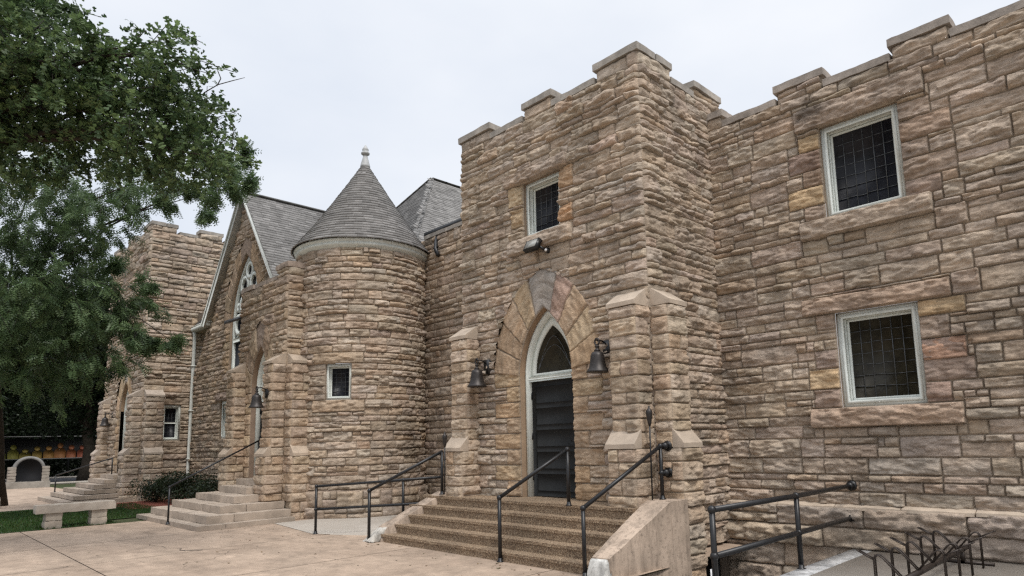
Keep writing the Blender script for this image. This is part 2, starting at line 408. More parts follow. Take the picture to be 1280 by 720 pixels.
def stone_surface(w, f, stones, res=.03, amp=.045, corner=(None, None), hole=None, pal=PW, seed=0, joint=.005, jd=.006, tint=(1, 1, 1), m=0, conv=None):
    """stones: (s,z,w,h[,colour,amp]); each becomes a rock-faced patch that includes half of its joints"""
    r = np.random.default_rng(seed + 77)
    S = []; Z = []; Un = []; Vn = []; D = []; ID = []; A = []; OF = []; COL = []; Qs = []; n0 = 0; JN = []; HH = []
    for si, st in enumerate(stones):
        s, z, ww, hh = st[:4]
        base = PAL[r.choice(len(PAL), p=pal / pal.sum())] * np.asarray(tint) * r.uniform(.91, 1.09) * np.array((r.uniform(.98, 1.02), 1, r.uniform(.97, 1.03)))
        if len(st) > 4 and st[4] is not None: base = np.asarray(st[4])
        a = 1.42 * amp * r.uniform(.6, 1.3)
        if len(st) > 5 and st[5] is not None: a = st[5] * 1.35
        j2 = joint + min(.012, ww * .06)
        def axis(L, nn):
            return np.concatenate([[0, joint, j2], np.linspace(j2, L - j2, nn + 1)[1:-1], [L - j2, L - joint, L]])
        nu = int(max(2, round((ww - 2 * j2) / res))); nv = int(max(2, round((hh - 2 * j2) / res)))
        ua, va = axis(ww, nu), axis(hh, nv)
        U, V = np.meshgrid(ua, va)
        cl = corner[0] is not None and s <= corner[0] + 1e-4
        cr = corner[1] is not None and s + ww >= corner[1] - 1e-4
        dl = np.where(cl, U * .28 + joint, U); dr = np.where(cr, (ww - U) * .28 + joint, ww - U)
        d = np.minimum(np.minimum(dl, dr), np.minimum(V, hh - V))
        k = U.size; I = np.arange(k).reshape(U.shape) + n0
        Qs.append(np.stack([I[:-1, :-1], I[:-1, 1:], I[1:, 1:], I[1:, :-1]], -1).reshape(-1, 4)); n0 += k
        S.append((s + U).ravel()); Z.append((z + V).ravel()); Un.append((U / ww).ravel()); Vn.append((V / hh).ravel()); D.append(d.ravel())
        ID.append(np.full(k, r.uniform(0, 997))); A.append(np.full(k, a)); OF.append(np.full(k, st[6] if len(st) > 6 else a * r.uniform(-.12, .42))); COL.append(np.tile(base, (k, 1))); HH.append(np.full(k, hh))
        edge = np.zeros(U.shape, bool)
        edge[:, 0] = cl; edge[:, -1] = edge[:, -1] | cr
        JN.append(edge.ravel())
    S, Z, Un, Vn, D, ID, A, HH, OF = (np.concatenate(k) for k in (S, Z, Un, Vn, D, ID, A, HH, OF)); COL = np.concatenate(COL); JN = np.concatenate(JN); Q = np.concatenate(Qs)
    sm = np.clip((D - joint) / .012, 0, 1); sm = sm * (2 - sm)
    rdg = np.clip(.2 + .6 * fbm(S * 3.2 + ID, Z * .9, ID, 2), .16, .82)
    tri = np.where(Vn > rdg, 1 - (Vn - rdg) / (1 - rdg), (Vn / rdg) ** 1.2)
    def shards(lx, lz):
        """sharp creased facets: upper envelope of randomly tilted chips"""
        px = S / lx + ID * 3.1 + .5 * (noise3(S * 4, Z * 9, ID) - .5); pz = Z / lz + ID * 1.7 + 1.1 * (noise3(S * 3.1, ID, 2.2) - .5)
        ix, iz = np.floor(px), np.floor(pz); best = np.full(px.shape, -9.)
        for da in (-1, 0, 1):
            for db in (-1, 0, 1):
                cx_, cz_ = ix + da, iz + db
                jx, jz, ha, gx_, gz_ = (_h(cx_, cz_, np.full_like(cx_, k_)) for k_ in (1, 2, 3, 4, 5))
                dx, dz = px - (cx_ + .15 + .7 * jx), pz - (cz_ + .15 + .7 * jz)
                best = np.maximum(best, ha * .9 + (gx_ - .5) * 1.0 * dx + (gz_ - .62) * 1.5 * dz - .42 * (dx * dx + dz * dz))
        return best
    hf = shards(.21, .075); h2 = shards(.085, .038)
    x1 = fbm(S * 9 + ID, Z * 15 + ID, ID, 3) - .5
    slope = (noise3(ID, 1.1, 7.7) - .5) * (Un - .5) * 1.3 + (noise3(ID, 4.4, 2.1) - .55) * (Vn - .5) * 1.1
    n = sm * (OF + A * (.20 + .26 * tri + .66 * (hf - .35) + .44 * (h2 - .45) + .5 * x1 + .55 * slope))
    n = np.maximum(n, -.004 + sm * .006)
    jj = D <= joint + 1e-5
    n = np.where(jj, -jd, n)
    n = np.where(JN, 0., n)
    mort = MORTAR * np.asarray(tint)
    t = np.clip(n / np.maximum(A, .005), 0, 1)[:, None]
    ledge_tone = (.80 + .40 * fbm(S * 2.2 + ID, Z * 13, ID, 3))[:, None] * (1 + .08 * (fbm(S * 2.5 + ID, Z * 4, ID + 5, 2)[:, None] - .5) * np.array((1.4, .2, -1.2)))
    col = np.where(jj[:, None], mort, COL * ledge_tone)
    IDk = ID
    if hole is not None:
        cs = S[Q].mean(1); cz = Z[Q].mean(1)
        Q = Q[~hole(cs, cz)]
        use = np.unique(Q); mp = np.full(len(S), -1); mp[use] = np.arange(len(use)); Q = mp[Q]
        S, Z, n, col, IDk = S[use], Z[use], n[use], col[use], ID[use]
    w.add(f(S, Z, n), Q, np.concatenate([col, IDk[:, None] / 997.], 1), m)

def wall(w, f, s0, s1, z0, z1, res=.03, amp=.045, holes=(), placed=(), corner=(None, None), hole=None, pal=PW, seed=0, tint=(1, 1, 1), hm=(3, 6), lr=(.26, .85), **k):
    """rock-faced wall with rectangular openings and placed stones (s0,s1,z0,z1,colour,amp)"""
    resv = [tuple(h[:4]) for h in holes] + [tuple(p[:4]) for p in placed]
    placed = list(placed)
    st = layout(s0, s1, z0, z1, resv, seed, hm[0], hm[1], nh=len(holes), snap=placed, lmin=lr[0], lmax=lr[1])
    stone_surface(w, f, st, res, amp, corner, hole, pal, seed, tint=tint, **k)
    if placed:
        stone_surface(w, f, [(p[0], p[2], p[1] - p[0], p[3] - p[2], p[4], p[5] if len(p) > 5 else None, p[6] if len(p) > 6 else .008) for p in placed], res, amp, (None, None), None, pal, seed + 3, tint=tint, **k)
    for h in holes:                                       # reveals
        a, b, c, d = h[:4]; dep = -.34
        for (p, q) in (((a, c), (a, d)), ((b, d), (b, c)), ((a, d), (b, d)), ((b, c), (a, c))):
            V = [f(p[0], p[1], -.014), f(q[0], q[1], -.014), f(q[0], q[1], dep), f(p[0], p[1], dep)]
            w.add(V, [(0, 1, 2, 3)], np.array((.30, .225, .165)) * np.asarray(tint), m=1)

def gothic(cx, a, zs, b, n=14):
    """left spring -> apex -> right spring of a pointed arch"""
    R = (a * a + b * b) / (2 * a)
    th = math.asin(min(1, b / R)) if R >= b else math.pi / 2
    if R - a < 0: th = math.pi - th
    L = [(cx + (R - a) - R * math.cos(t), zs + R * math.sin(t)) for t in np.linspace(0, th, n)]
    return L + [(2 * cx - x, z) for x, z in L[::-1][1:]]
def in_gothic(cx, a, zs, b, zb):
    R = (a * a + b * b) / (2 * a)
    def g(s, z):
        dx = np.abs(s - cx); inside = (dx < a) & (z >= zb) & (z <= zs)
        arc = (z > zs) & (((dx + (R - a)) ** 2 + (z - zs) ** 2) < R * R)
        return inside | arc
    return g

ORANGE = [(.46,.345,.225),(.47,.36,.24),(.45,.32,.205),(.45,.33,.225),(.43,.315,.215)]
def voussoirs(w, f, cx, a, b, zs, A, B, zS, nside=4, res=.03, key=(.38,.34,.30), amp=.045, seed=0, pink=True, tint=(1,1,1), proud=.02):
    """ring of wedge stones between the inner (a,b) and the outer (A,B) pointed arch, plus a keystone"""
    r = np.random.default_rng(seed)
    I = np.array(gothic(cx, a, zs, b, 60)); O = np.array(gothic(cx, A, zS, B, 60)); nI = len(I) - 1
    kw = .17
    cuts = [0 + (1 - kw) * k / nside for k in range(nside + 1)]
    segs = [(c0, c1, 0) for c0, c1 in zip(cuts[:-1], cuts[1:])] + [(1 - kw, 1 + kw, 1)] + [(2 - c1, 2 - c0, 0) for c0, c1 in zip(cuts[:-1], cuts[1:])][::-1]
    for q, (t0, t1, k) in enumerate(segs):
        T = lambda t: np.stack([np.interp(t / 2 * nI, np.arange(nI + 1), I[:, 0]), np.interp(t / 2 * nI, np.arange(nI + 1), I[:, 1])], -1)
        TO = lambda t: np.stack([np.interp(t / 2 * nI, np.arange(nI + 1), O[:, 0]), np.interp(t / 2 * nI, np.arange(nI + 1), O[:, 1])], -1)
        mid = (t0 + t1) / 2
        h = float(np.linalg.norm(TO(np.array(mid)) - T(np.array(mid)))); ww = float(np.linalg.norm(TO(np.array(t1)) - TO(np.array(t0))) * .5 + np.linalg.norm(T(np.array(t1)) - T(np.array(t0))) * .5)
        col = np.array(key) if k else np.array(ORANGE[int(r.integers(0, 5))]) * r.uniform(.92, 1.06)
        if pink and q == nside + 1: col = np.array((.41, .29, .23))
        col = col * np.asarray(tint)
        def g(s, z, d, t0=t0, t1=t1, ww=ww, h=h):
            t = t0 + (t1 - t0) * np.clip(s / ww, 0, 1); v = np.clip(z / h, 0, 1)[:, None]
            P = T(t) * (1 - v) + TO(t) * v
            return f(P[:, 0], P[:, 1], d + proud)
        stone_surface(w, g, [(0, 0, ww, h, col, (.022 if k else amp * .8))], res, amp, seed=seed + q, jd=.012)
    # intrados return
    n = len(I)
    V = np.concatenate([f(I[:, 0], I[:, 1], proud * .3), f(I[:, 0], I[:, 1], -.34)])
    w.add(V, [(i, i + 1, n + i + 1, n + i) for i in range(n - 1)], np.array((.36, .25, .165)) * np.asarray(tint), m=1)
    V = np.concatenate([f(O[:, 0], O[:, 1], proud * .5), f(O[:, 0], O[:, 1], -.05)])
    w.add(V, [(i, i + 1, n + i + 1, n + i) for i in range(n - 1)], np.array((.36, .27, .19)) * np.asarray(tint), m=1)

def jamb_blocks(cx, a, zb, zs, wide=.72, narrow=.36, seed=0, n=7):
    """alternating long and short quoin blocks on both sides of a doorway"""
    r = np.random.default_rng(seed); out = []
    hs = (zs - zb) / n
    for sd in (-1, 1):
        for k in range(n):
            ww = wide if (k + (sd > 0)) % 2 else narrow
            x0, x1 = (cx - a - ww, cx - a) if sd < 0 else (cx + a, cx + a + ww)
            out.append((x0, x1, zb + k * hs, zb + (k + 1) * hs, np.array(ORANGE[int(r.integers(0, 5))]) * r.uniform(.85, 1.05), .04))
    return out

def coping_run(w, a, b, y_in, y_out, z, th=.13, axis='x', seed=0, res=.09, col=(.33,.30,.265), amp=.014):
    """flat weathered slab from a to b along x (or y)"""
    n = max(1, round(abs(b - a) / 1.05)); e = np.linspace(a, b, n + 1)
    for i in range(n):
        g = .004
        if axis == 'x': w.rbox((e[i] + g, y_out, z - th), (e[i + 1] - g, y_in, z), res=res, amp=amp, col=col, seed=seed + i, var=.25)
        else: w.rbox((y_in, e[i] + g, z - th), (y_out, e[i + 1] - g, z), res=res, amp=amp, col=col, seed=seed + i, var=.25)

def parapet(w, wc, f, s0, s1, z0, zlow, ztop, merlons, res, seed, corner=(None, None), pal=PW, tint=(1,1,1)):
    """battlements: low wall z0..zlow over all, merlons up to ztop; f is the wall plane"""
    wall(w, f, s0, s1, z0, zlow, res, .04, seed=seed, corner=corner, pal=pal, tint=tint, hm=(2, 5))
    for i, (a, b) in enumerate(merlons):
        cn = (corner[0] if corner[0] is not None and a <= corner[0] + .01 else None, corner[1] if corner[1] is not None and b >= corner[1] - .01 else None)
        wall(w, f, a, b, zlow, ztop, res, .04, seed=seed + 5 + i, corner=cn, pal=pal, tint=tint, hm=(2, 4))
        for e in (a, b):                                 # cheeks of the merlon
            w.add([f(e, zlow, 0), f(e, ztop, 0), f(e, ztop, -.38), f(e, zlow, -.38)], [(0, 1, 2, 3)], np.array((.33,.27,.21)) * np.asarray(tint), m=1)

def buttress(w, o, t, n, wid, zb, zt1, zt2, p1, p2, res=.03, seed=0, tint=(1,1,1), pal=PW, side=(True, True)):
    """two-stage buttress, o = left foot on the wall line, t along the wall, n outwards. lower part p1 deep to zt1 (eave),
    upper p2 deep to zt2; sloping cut-stone caps.  materials: 0 rock, 1 cut stone"""
    o, t, n = (np.asarray(k, float) for k in (o, t, n))
    for (a, b, p) in ((zb, zt1, p1), (zt1 + .0, zt2, p2)):
        k = max(1, round((b - a) / .235)); zs = np.linspace(a, b, k + 1)
        r = np.random.default_rng(seed + int(a * 10))
        zs[1:-1] += r.uniform(-.035, .035, k - 1)
        def courses(W_):
            out = []
            for i in range(k):
                if W_ > .36 and r.random() < .3:
                    c = W_ * r.uniform(.35, .65); out += [(0, zs[i], c, zs[i + 1] - zs[i]), (c, zs[i], W_ - c, zs[i + 1] - zs[i])]
                else: out.append((0, zs[i], W_, zs[i + 1] - zs[i]))
            return out
        F = plane(o + n * p, t, n)
        stone_surface(w, F, courses(wid), res, .042, (0, wid), seed=seed, pal=pal, tint=tint)
        FR = plane(o + t * wid + n * p, -n, t); FL = plane(o, n, -t)
        stone_surface(w, FR, courses(p), res, .038, (0, p), seed=seed + 1, pal=pal, tint=tint)
        stone_surface(w, FL, courses(p), res, .038, (0, p), seed=seed + 2, pal=pal, tint=tint)
    cc = np.array((.40, .335, .275)) * np.asarray(tint)
    ov = .055
    for (z, pa, pb, rise) in ((zt1, p1, p2 - .01, .30), (zt2, p2, -.02, .33)):
        up = np.array((0, 0, 1.)); L, Rr = -ov * .35, wid + ov * .35
        A = lambda s, d, zz: o + t * s + n * d + up * zz
        w.hexa([A(L, pa + ov, z), A(Rr, pa + ov, z), A(Rr, pb, z), A(L, pb, z), A(L, pa + ov, z + .07), A(Rr, pa + ov, z + .07), A(Rr, pb, z + rise), A(L, pb, z + rise)],
               res=.07, amp=.006, col=cc, m=1, seed=seed, fr=8)
        # rock-faced gusset ends of the cap
        for s_, tt in ((L + .002, -t), (Rr - .002, t)):
            pass

# ---- windows -------------------------------------------------------
def rect_window(parent, f, a, b, c, d, name='window', nx=6, ny=6, depth=.07, fr=.07, sash=.055, glass=M_GLASS, label=None, top=.10, double=False):
    w = W()
    R = lambda x0, x1, z0, z1: [(x0, z0), (x1, z0), (x1, z1), (x0, z1)]
    w.ring_extrude(R(a, b, c, d), R(a + fr, b - fr, c + fr, d - fr), f, -depth, -.32, m=0)
    w.ring_extrude(R(a + fr * .55, b - fr * .55, c + fr * .55, d - fr * .55), R(a + fr + .012, b - fr - .012, c + fr + .012, d - fr - .012), f, -depth + .012, -depth - .02, m=0)
    a2, b2, c2, d2 = a + fr, b - fr, c + fr, d - fr
    w.ring_extrude(R(a2, b2, c2, d2), R(a2 + sash, b2 - sash, c2 + sash, d2 - sash), f, -depth - .115, -depth - .17, m=0)
    w.ring_extrude(R(a2, b2, c2, d2), R(a2 + .022, b2 - .022, c2 + .022, d2 - .022), f, -depth - .07, -depth - .115, m=0)
    if double:
        zm = (c2 + d2) / 2

        w.poly_extrude(R(a2, b2, zm - .03, zm + .03), f, -depth - .09, -depth - .17, m=0)
    o = w.build(name, [M_PAINT], parent)
    if label: o['label'] = label
    g = W(); a3, b3, c3, d3 = a2 + sash, b2 - sash, c2 + sash, d2 - sash
    g.poly_extrude(R(a3 - .01, b3 + .01, c3 - .01, d3 + .01), f, -depth - .15, -depth - .165, m=0)
    r = np.random.default_rng(int(abs(a * 100 + c * 10)))
    for i in range(nx + 1):
        x = a3 + (b3 - a3) * i / nx
        g.bar(f(x, c3, -depth - .147), f(x + r.uniform(-.003, .003), d3, -depth - .147), .011, .008, m=1)
    for k in range(ny + 1):
        z = c3 + (d3 - c3) * k / ny
        for i in range(nx):
            x0, x1 = a3 + (b3 - a3) * i / nx, a3 + (b3 - a3) * (i + 1) / nx
            z1 = z + (r.uniform(-.01, .01) if 0 < k < ny else 0)
            g.bar(f(x0, z1, -depth - .147), f(x1, z1, -depth - .147), .011, .007, m=1, up=(0, 0, 1))
    g.build('pane', [glass, M_LEAD], o)
    return o

def gothic_door(parent, f, cx, a, zb, zs, b, depth=.13, fr=.075, ztr=None, label=None, lites=True, handle=1):
    """arched doorway: painted frame with fanlight, transom bar and a panelled leaf"""
    ztr = ztr or zs
    leaf = W(); x0, x1 = cx - a + fr, cx + a - fr; z0, z1 = zb + .015, ztr - .02
    st = .105; k = 5; ph = (z1 - z0 - .10) / k
    F = lambda s, z, n: f(s, z, n)
    dd = -depth - .10
    leaf.poly_extrude([(x0, z0), (x1, z0), (x1, z1), (x0, z1)], F, dd - .028, dd - .05, m=0)
    R = lambda p, q, u, v: [(p, u), (q, u), (q, v), (p, v)]
    leaf.poly_extrude(R(x0, x0 + st, z0, z1), F, dd, dd - .03); leaf.poly_extrude(R(x1 - st, x1, z0, z1), F, dd, dd - .03)
    for i in range(k + 1):
        zz = z0 + i * (z1 - z0 - .10) / k
        leaf.poly_extrude(R(x0 + st, x1 - st, zz, zz + .10), F, dd - .0005, dd - .03)
        if i < k:
            p, q, u, v = x0 + st, x1 - st, zz + .10, zz + ph
            leaf.poly_extrude(R(p - .002, q + .002, u - .002, v + .002), F, dd - .011, dd - .029)
    door = leaf.build('door', [M_DOOR], parent)
    if label: door['label'] = label
    h = W()
    hx = x1 - .06 if handle > 0 else x0 + .06
    zz = zb + .98
    h.poly_extrude(R(hx - .03, hx + .03, zz - .12, zz + .14), F, dd + .012, dd, m=0)
    h.tube([f(hx, zz + .03, dd + .01), f(hx, zz + .03, dd + .055), f(hx - .10 * handle, zz + .03, dd + .055)], .010, 8)
    h.build('handle', [M_IRON], door)
    for zz in (zb + .3, zb + 1.05, ztr - .35):
        hg = W(); xx = x0 if handle > 0 else x1
        hg.tube([f(xx, zz, dd + .012), f(xx, zz + .12, dd + .012)], .016, 8)
        hg.build('hinge', [M_IRON], door)
    fw = W()
    O = [(cx - a, zb)] + gothic(cx, a, zs, b, 12) + [(cx + a, zb)]
    bi = b - fr * 1.6
    I = [(cx - a + fr, zb)] + gothic(cx, a - fr, zs, bi, 12) + [(cx + a - fr, zb)]
    fw.ring_extrude(O, I, F, -depth, -.33, closed=False)
    O2 = [(cx - a + .03, zb)] + gothic(cx, a - .03, zs, b - .05, 12) + [(cx + a - .03, zb)]
    I2 = [(cx - a + .055, zb)] + gothic(cx, a - .055, zs, b - .09, 12) + [(cx + a - .055, zb)]
    fw.ring_extrude(O2, I2, F, -depth + .018, -depth - .01, closed=False)
    fw.poly_extrude(R(cx - a + fr, cx + a - fr, ztr - .02, ztr + .075), F, -depth - .03, -.33)
    fw.poly_extrude(R(cx - a + fr, cx + a - fr, ztr + .02, ztr + .05), F, -depth - .015, -depth - .03)
    # inner sash of the fanlight
    ai = a - fr; O3 = [(cx - ai, ztr + .075)] + gothic(cx, ai, max(zs, ztr + .08), bi - max(0, ztr + .08 - zs), 12) + [(cx + ai, ztr + .075)]
    sc = .80
    cz = ztr + .075
    I3 = [(cx + (x - cx) * sc, cz + .06 + (z - cz) * (sc - .02)) for x, z in O3]
    fw.ring_extrude(O3, I3, F, -depth - .09, -depth - .14, closed=True)
    fo = fw.build('door_frame', [M_PAINT], door)
    g = W()
    g.poly_extrude(I3, F, -depth - .12, -depth - .135, m=0)
    if lites:
        zt = max(p[1] for p in I3); zb3 = I3[0][1]; ax = ai * sc
        for k_ in (-1, 1):
            pts = [f(cx + k_ * (ax * .0 + ax * .92 * t), zb3 + .02 + (zt - zb3 - .1) * (1 - t ** 1.6) * .85, -depth - .117) for t in np.linspace(0, 1, 7)]
            for p, q in zip(pts[:-1], pts[1:]): g.bar(p, q, .012, .008, m=1)
            pts = [f(cx + k_ * (ax * .9 - ax * .9 * t), zb3 + .02 + (zt - zb3) * .55 * (1 - (1 - t) ** 2), -depth - .117) for t in np.linspace(0, 1, 7)]
            for p, q in zip(pts[:-1], pts[1:]): g.bar(p, q, .010, .008, m=1)
    g.build('fanlight', [M_GLASS2, M_LEAD], door)
    return door

# ================================================================== CAMERA
F_PX, YAW, PITCH, ROLL, PPX, PPY = 814.612, .771, .137, -.026, 690., 440.
CAM = np.array((5.991, -8.412, 1.825))
_fw = np.array([-math.sin(YAW) * math.cos(PITCH), math.cos(YAW) * math.cos(PITCH), math.sin(PITCH)])
_r = np.array([math.cos(YAW), math.sin(YAW), 0.]); _u = np.cross(_r, _fw)
_r, _u = math.cos(ROLL) * _r + math.sin(ROLL) * _u, -math.sin(ROLL) * _r + math.cos(ROLL) * _u
cd = bpy.data.cameras.new('camera'); co = bpy.data.objects.new('camera', cd); C.objects.link(co)
cd.sensor_width = 36; cd.lens = F_PX * 36 / 1280; cd.shift_x = (640 - PPX) / 1280; cd.shift_y = (PPY - 360) / 1280
cd.clip_start = .05; cd.clip_end = 2000
co.matrix_world = Matrix(((_r[0], _u[0], -_fw[0], CAM[0]), (_r[1], _u[1], -_fw[1], CAM[1]), (_r[2], _u[2], -_fw[2], CAM[2]), (0, 0, 0, 1)))
bpy.context.scene.camera = co
def at(u, v, depth):
    """world point seen at photo pixel (u,v) at the given depth"""
    return CAM + depth * (_fw + _r * (u - PPX) / F_PX - _u * (v - PPY) / F_PX)

# ================================================================== CHURCH
church = empty('stone_church', 'rough tan sandstone church with battlemented towers, a round turret and slate grey roofs', 'church')
XF = plane
GR = .02
LAND = .825

# ---- entrance tower -------------------------------------------------
fT = plane((0, 0, 0), (1, 0, 0), (0, -1, 0)); fTs = plane((0, 0, 0), (0, 1, 0), (1, 0, 0))
XL = -4.77
tw = W()
dcx, da, dzs, db, dA, dzS, dB = -2.36, .68, 3.07, 1.23, 1.38, 3.18, 1.90
gi = in_gothic(dcx, dA - .04, dzS, dB - .05, dzS); 
def hole_T(s, z): return gi(s, z) | ((np.abs(s - dcx) < da - .002) & (z < dzS) & (z > LAND))
jb = jamb_blocks(dcx, da, LAND, dzS, .70, .36, 3, 8)
winT = (-2.84, -1.87, 5.72, 6.83)
placed = jb + [(-3.32, -1.60, 6.83, 7.07, (.40, .32, .255), .06, .08), (-3.22, -1.54, 5.42, 5.72, (.43, .345, .27), .05, .10),
      (-3.25, -2.84, 6.42, 6.83, (.47, .36, .235), .05), (-3.18, -2.84, 5.98, 6.36, (.46, .345, .225), .05),
      (-1.87, -1.5, 6.42, 6.83, (.48, .33, .21), .06), (-1.87, -1.52, 5.78, 6.10, (.49, .32, .20), .075)]
wall(tw, fT, XL, 0, .05, 8.10, .0145, .055, holes=[winT], placed=placed, corner=(XL, 0), hole=hole_T, seed=21, hm=(2, 5))
wall(tw, fTs, 0, 2.18, .05, 8.10, .015, .05, corner=(0, None), seed=22, hm=(2, 5))
wall(tw, fTs, 0, 2.18, -1.5, .05, .028, .06, corner=(0, None), seed=23, hm=(5, 7),
     hole=lambda s, z: (np.abs(s - 1.35) < .76) & (z < .16 + np.sqrt(np.maximum(0, 1 - ((s - 1.35) / .76) ** 2)) * .32))
# parapet
for f_, s0, s1, mer, cn, sd in ((fT, XL, 0, [(XL, -3.82), (-2.76, -2.03), (-.89, 0)], (XL, 0), 31), (fTs, 0, 3.6, [(0, .90), (1.70, 2.6)], (0, None), 41)):
    for i, (a, b) in enumerate(mer):
        wall(tw, f_, a, b, 8.10, 8.33, .024, .035, seed=sd + i, corner=(cn[0] if a == s0 else None, cn[1] if b == s1 else None), hm=(2, 4))
        for e in (a, b):
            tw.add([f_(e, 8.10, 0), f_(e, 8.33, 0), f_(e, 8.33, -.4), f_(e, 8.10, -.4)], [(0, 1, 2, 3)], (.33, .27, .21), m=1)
        tw.add([f_(a, 8.10, -.4), f_(b, 8.10, -.4), f_(b, 8.33, -.4), f_(a, 8.33, -.4)], [(0, 1, 2, 3)], (.33, .27, .21), m=1)
wall(tw, fTs, 2.18, 3.6, 7.4, 8.10, .04, .04, seed=24)
# plain faces that never meet the camera
tw.add([(XL, 0, 0), (XL, 3.6, 0), (XL, 3.6, 8.1), (XL, 0, 8.1), (0, 3.6, 8.1), (0, 3.6, 7), (XL, 0.1, 8.0), (0, .1, 8.0), (0, 3.6, 8.0), (XL, 3.6, 8.0)], [(0, 1, 2, 3), (2, 1, 5, 4), (6, 7, 8, 9)], (.30, .24, .185), m=1)
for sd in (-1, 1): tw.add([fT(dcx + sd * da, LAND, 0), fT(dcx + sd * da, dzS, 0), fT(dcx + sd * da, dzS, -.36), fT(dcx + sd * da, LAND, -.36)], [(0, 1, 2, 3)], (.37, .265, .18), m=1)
tower = tw.build('entrance_tower', [M_STONE, M_CUT], church)
tower['label'] = 'square entrance tower with battlements beside the steps'
vs = W(); voussoirs(vs, fT, dcx, da, db, dzs, dA, dB, dzS, 4, .024, seed=4)
vs.build('door_arch', [M_STONE, M_CUT], tower)
cp = W()
for i, (a, b) in enumerate([(XL - .06, -3.76), (-2.82, -1.97), (-.95, .06)]): coping_run(cp, a, b, .46, -.07, 8.46, .125, seed=i * 7)
for i, (a, b) in enumerate([(-3.80, -2.78), (-2.01, -.91)]): coping_run(cp, a, b, .44, -.055, 8.225, .12, seed=50 + i)
coping_run(cp, .465, .96, -.46, .07, 8.459, .125, 'y', seed=81); coping_run(cp, 1.66, 2.66, -.46, .07, 8.457, .125, 'y', seed=83); coping_run(cp, .92, 1.68, -.44, .055, 8.224, .12, 'y', seed=85)
cp.build('coping', M_COPE, tower)
for (o, t, n, wd, zb_, sd) in (((-.57, 0, 0), (1, 0, 0), (0, -1, 0), .53, .3, 1), ((-4.75, 0, 0), (1, 0, 0), (0, -1, 0), .50, .3, 2), ((0, .03, 0), (0, 1, 0), (1, 0, 0), .48, -1.5, 3)):
    b_ = W(); buttress(b_, o, t, n, wd, zb_, 1.69, 3.93, .46, .32, .016, seed=sd * 5, tint=(1.08, 1.06, 1.02), pal=WARM)
    b_.build('buttress', [M_STONE, M_CUT], tower)
gothic_door(church, fT, dcx, da - .01, LAND, dzs, db, .12, .075, 2.98, label='dark panelled door under the pointed arch of the entrance tower')
rect_window(church, fT, *winT, nx=5, ny=6, depth=.06, fr=.07, label='small leaded window high in the entrance tower')
# basement opening low in the tower side
bo = W()
arc = [(.59, -1.48)] + [(1.35 - .76 * math.cos(t), .16 + .32 * math.sin(t)) for t in np.linspace(0, math.pi, 14)] + [(2.11, -1.48)]
V = [fTs(p, q, .01) for p, q in arc] + [fTs(p, q, -.3) for p, q in arc]; k_ = len(arc)
bo.add(V, [(i, i + 1, k_ + i + 1, k_ + i) for i in range(k_ - 1)], m=2)
bo.poly_extrude([(.4, -1.49), (.4, .6), (2.3, .6), (2.3, -1.49)], fTs, -.24, -.27, m=0)
for k in range(7): bo.bar(fTs(.68 + k * .22, -1.4, -.2), fTs(.68 + k * .22, .15, -.2), .025, .025, m=1)
for c_ in bo.c: c_[:, :3] = (.27, .21, .16)
bo.build('basement_grille', [M_DARK, M_IRON, M_CUT], tower)

# ---- side wing ------------------------------------------------------
YW = 2.16
fW = plane((0, YW, 0), (1, 0, 0), (0, -1, 0))
sw = W()
wU, wL_ = (2.08, 3.28, 5.325, 6.90), (2.08, 3.28, 2.245, 3.75)
placed = [(1.70, 3.68, 6.90, 7.28, (.385, .305, .243), .06, .075), (1.66, 3.64, 5.02, 5.325, (.45, .36, .28), .05, .12),
          (1.59, 3.75, 3.75, 4.03, (.40, .295, .22), .06, .08), (1.61, 3.74, 1.93, 2.245, (.43, .32, .24), .06, .12)]
cols = [(.50,.365,.225),(.36,.28,.22),(.37,.27,.2),(.33,.25,.2),(.345,.25,.2)]
for (zb_, hs, wl, wr, cl, cr) in ((5.325, (.27,.33,.28,.34,.28), (.34,.6,.32,.55,.36), (.5,.72,.38,.7,.45), (1,0,2,4,0), (3,1,1,2,1)), (2.245, (.30,.33,.30,.33,.24), (.42,.5,.36,.5,.3), (.34,.66,.56,.4,.62), (3,0,3,0,1), (4,3,4,1,0))):
    z = zb_
    for k in range(5):
        placed.append((2.08 - wl[k], 2.08, z, z + hs[k], np.array(cols[cl[k]]) * (1.08 if cl[k] == 0 else 1), .055))
        placed.append((3.28, 3.28 + wr[k], z, z + hs[k], np.array(cols[cr[k]]) * 1.02, .055)); z += hs[k]
placed[-7 if False else len(placed) - 4] = (3.28, 3.86, 2.85, 3.17, (.44, .28, .20), .06)
wall(sw, fW, 0, 6.3, .74, 7.57, .0145, .055, holes=[wU, wL_], placed=placed, seed=61, hm=(2, 6))
fB = plane((0, YW - .085, 0), (1, 0, 0), (0, -1, 0))
wall(sw, fB, 0, 7.5, .10, .72, .026, .085, seed=62, hm=(5, 7), lr=(.8, 1.7))
wall(sw, fB, 0, 2.2, -1.5, .10, .028, .08, seed=63, hm=(5, 7), lr=(.6, 1.2))
for i in range(8):                                        # bevelled top of the base course
    a, b = i * .94, i * .94 + .935
    sw.hexa([(a, YW - .165, .675), (b, YW - .165, .675), (b, YW + .02, .675), (a, YW + .02, .675), (a, YW - .16, .725), (b, YW - .16, .725), (b, YW + .02, .785), (a, YW + .02, .785)], res=.04, amp=.012, col=(.47, .385, .30), m=1, seed=i)
mers = [(-.4, .315), (1.413, 2.19), (3.29, 4.06), (5.17, 5.94), (7.05, 7.5)]
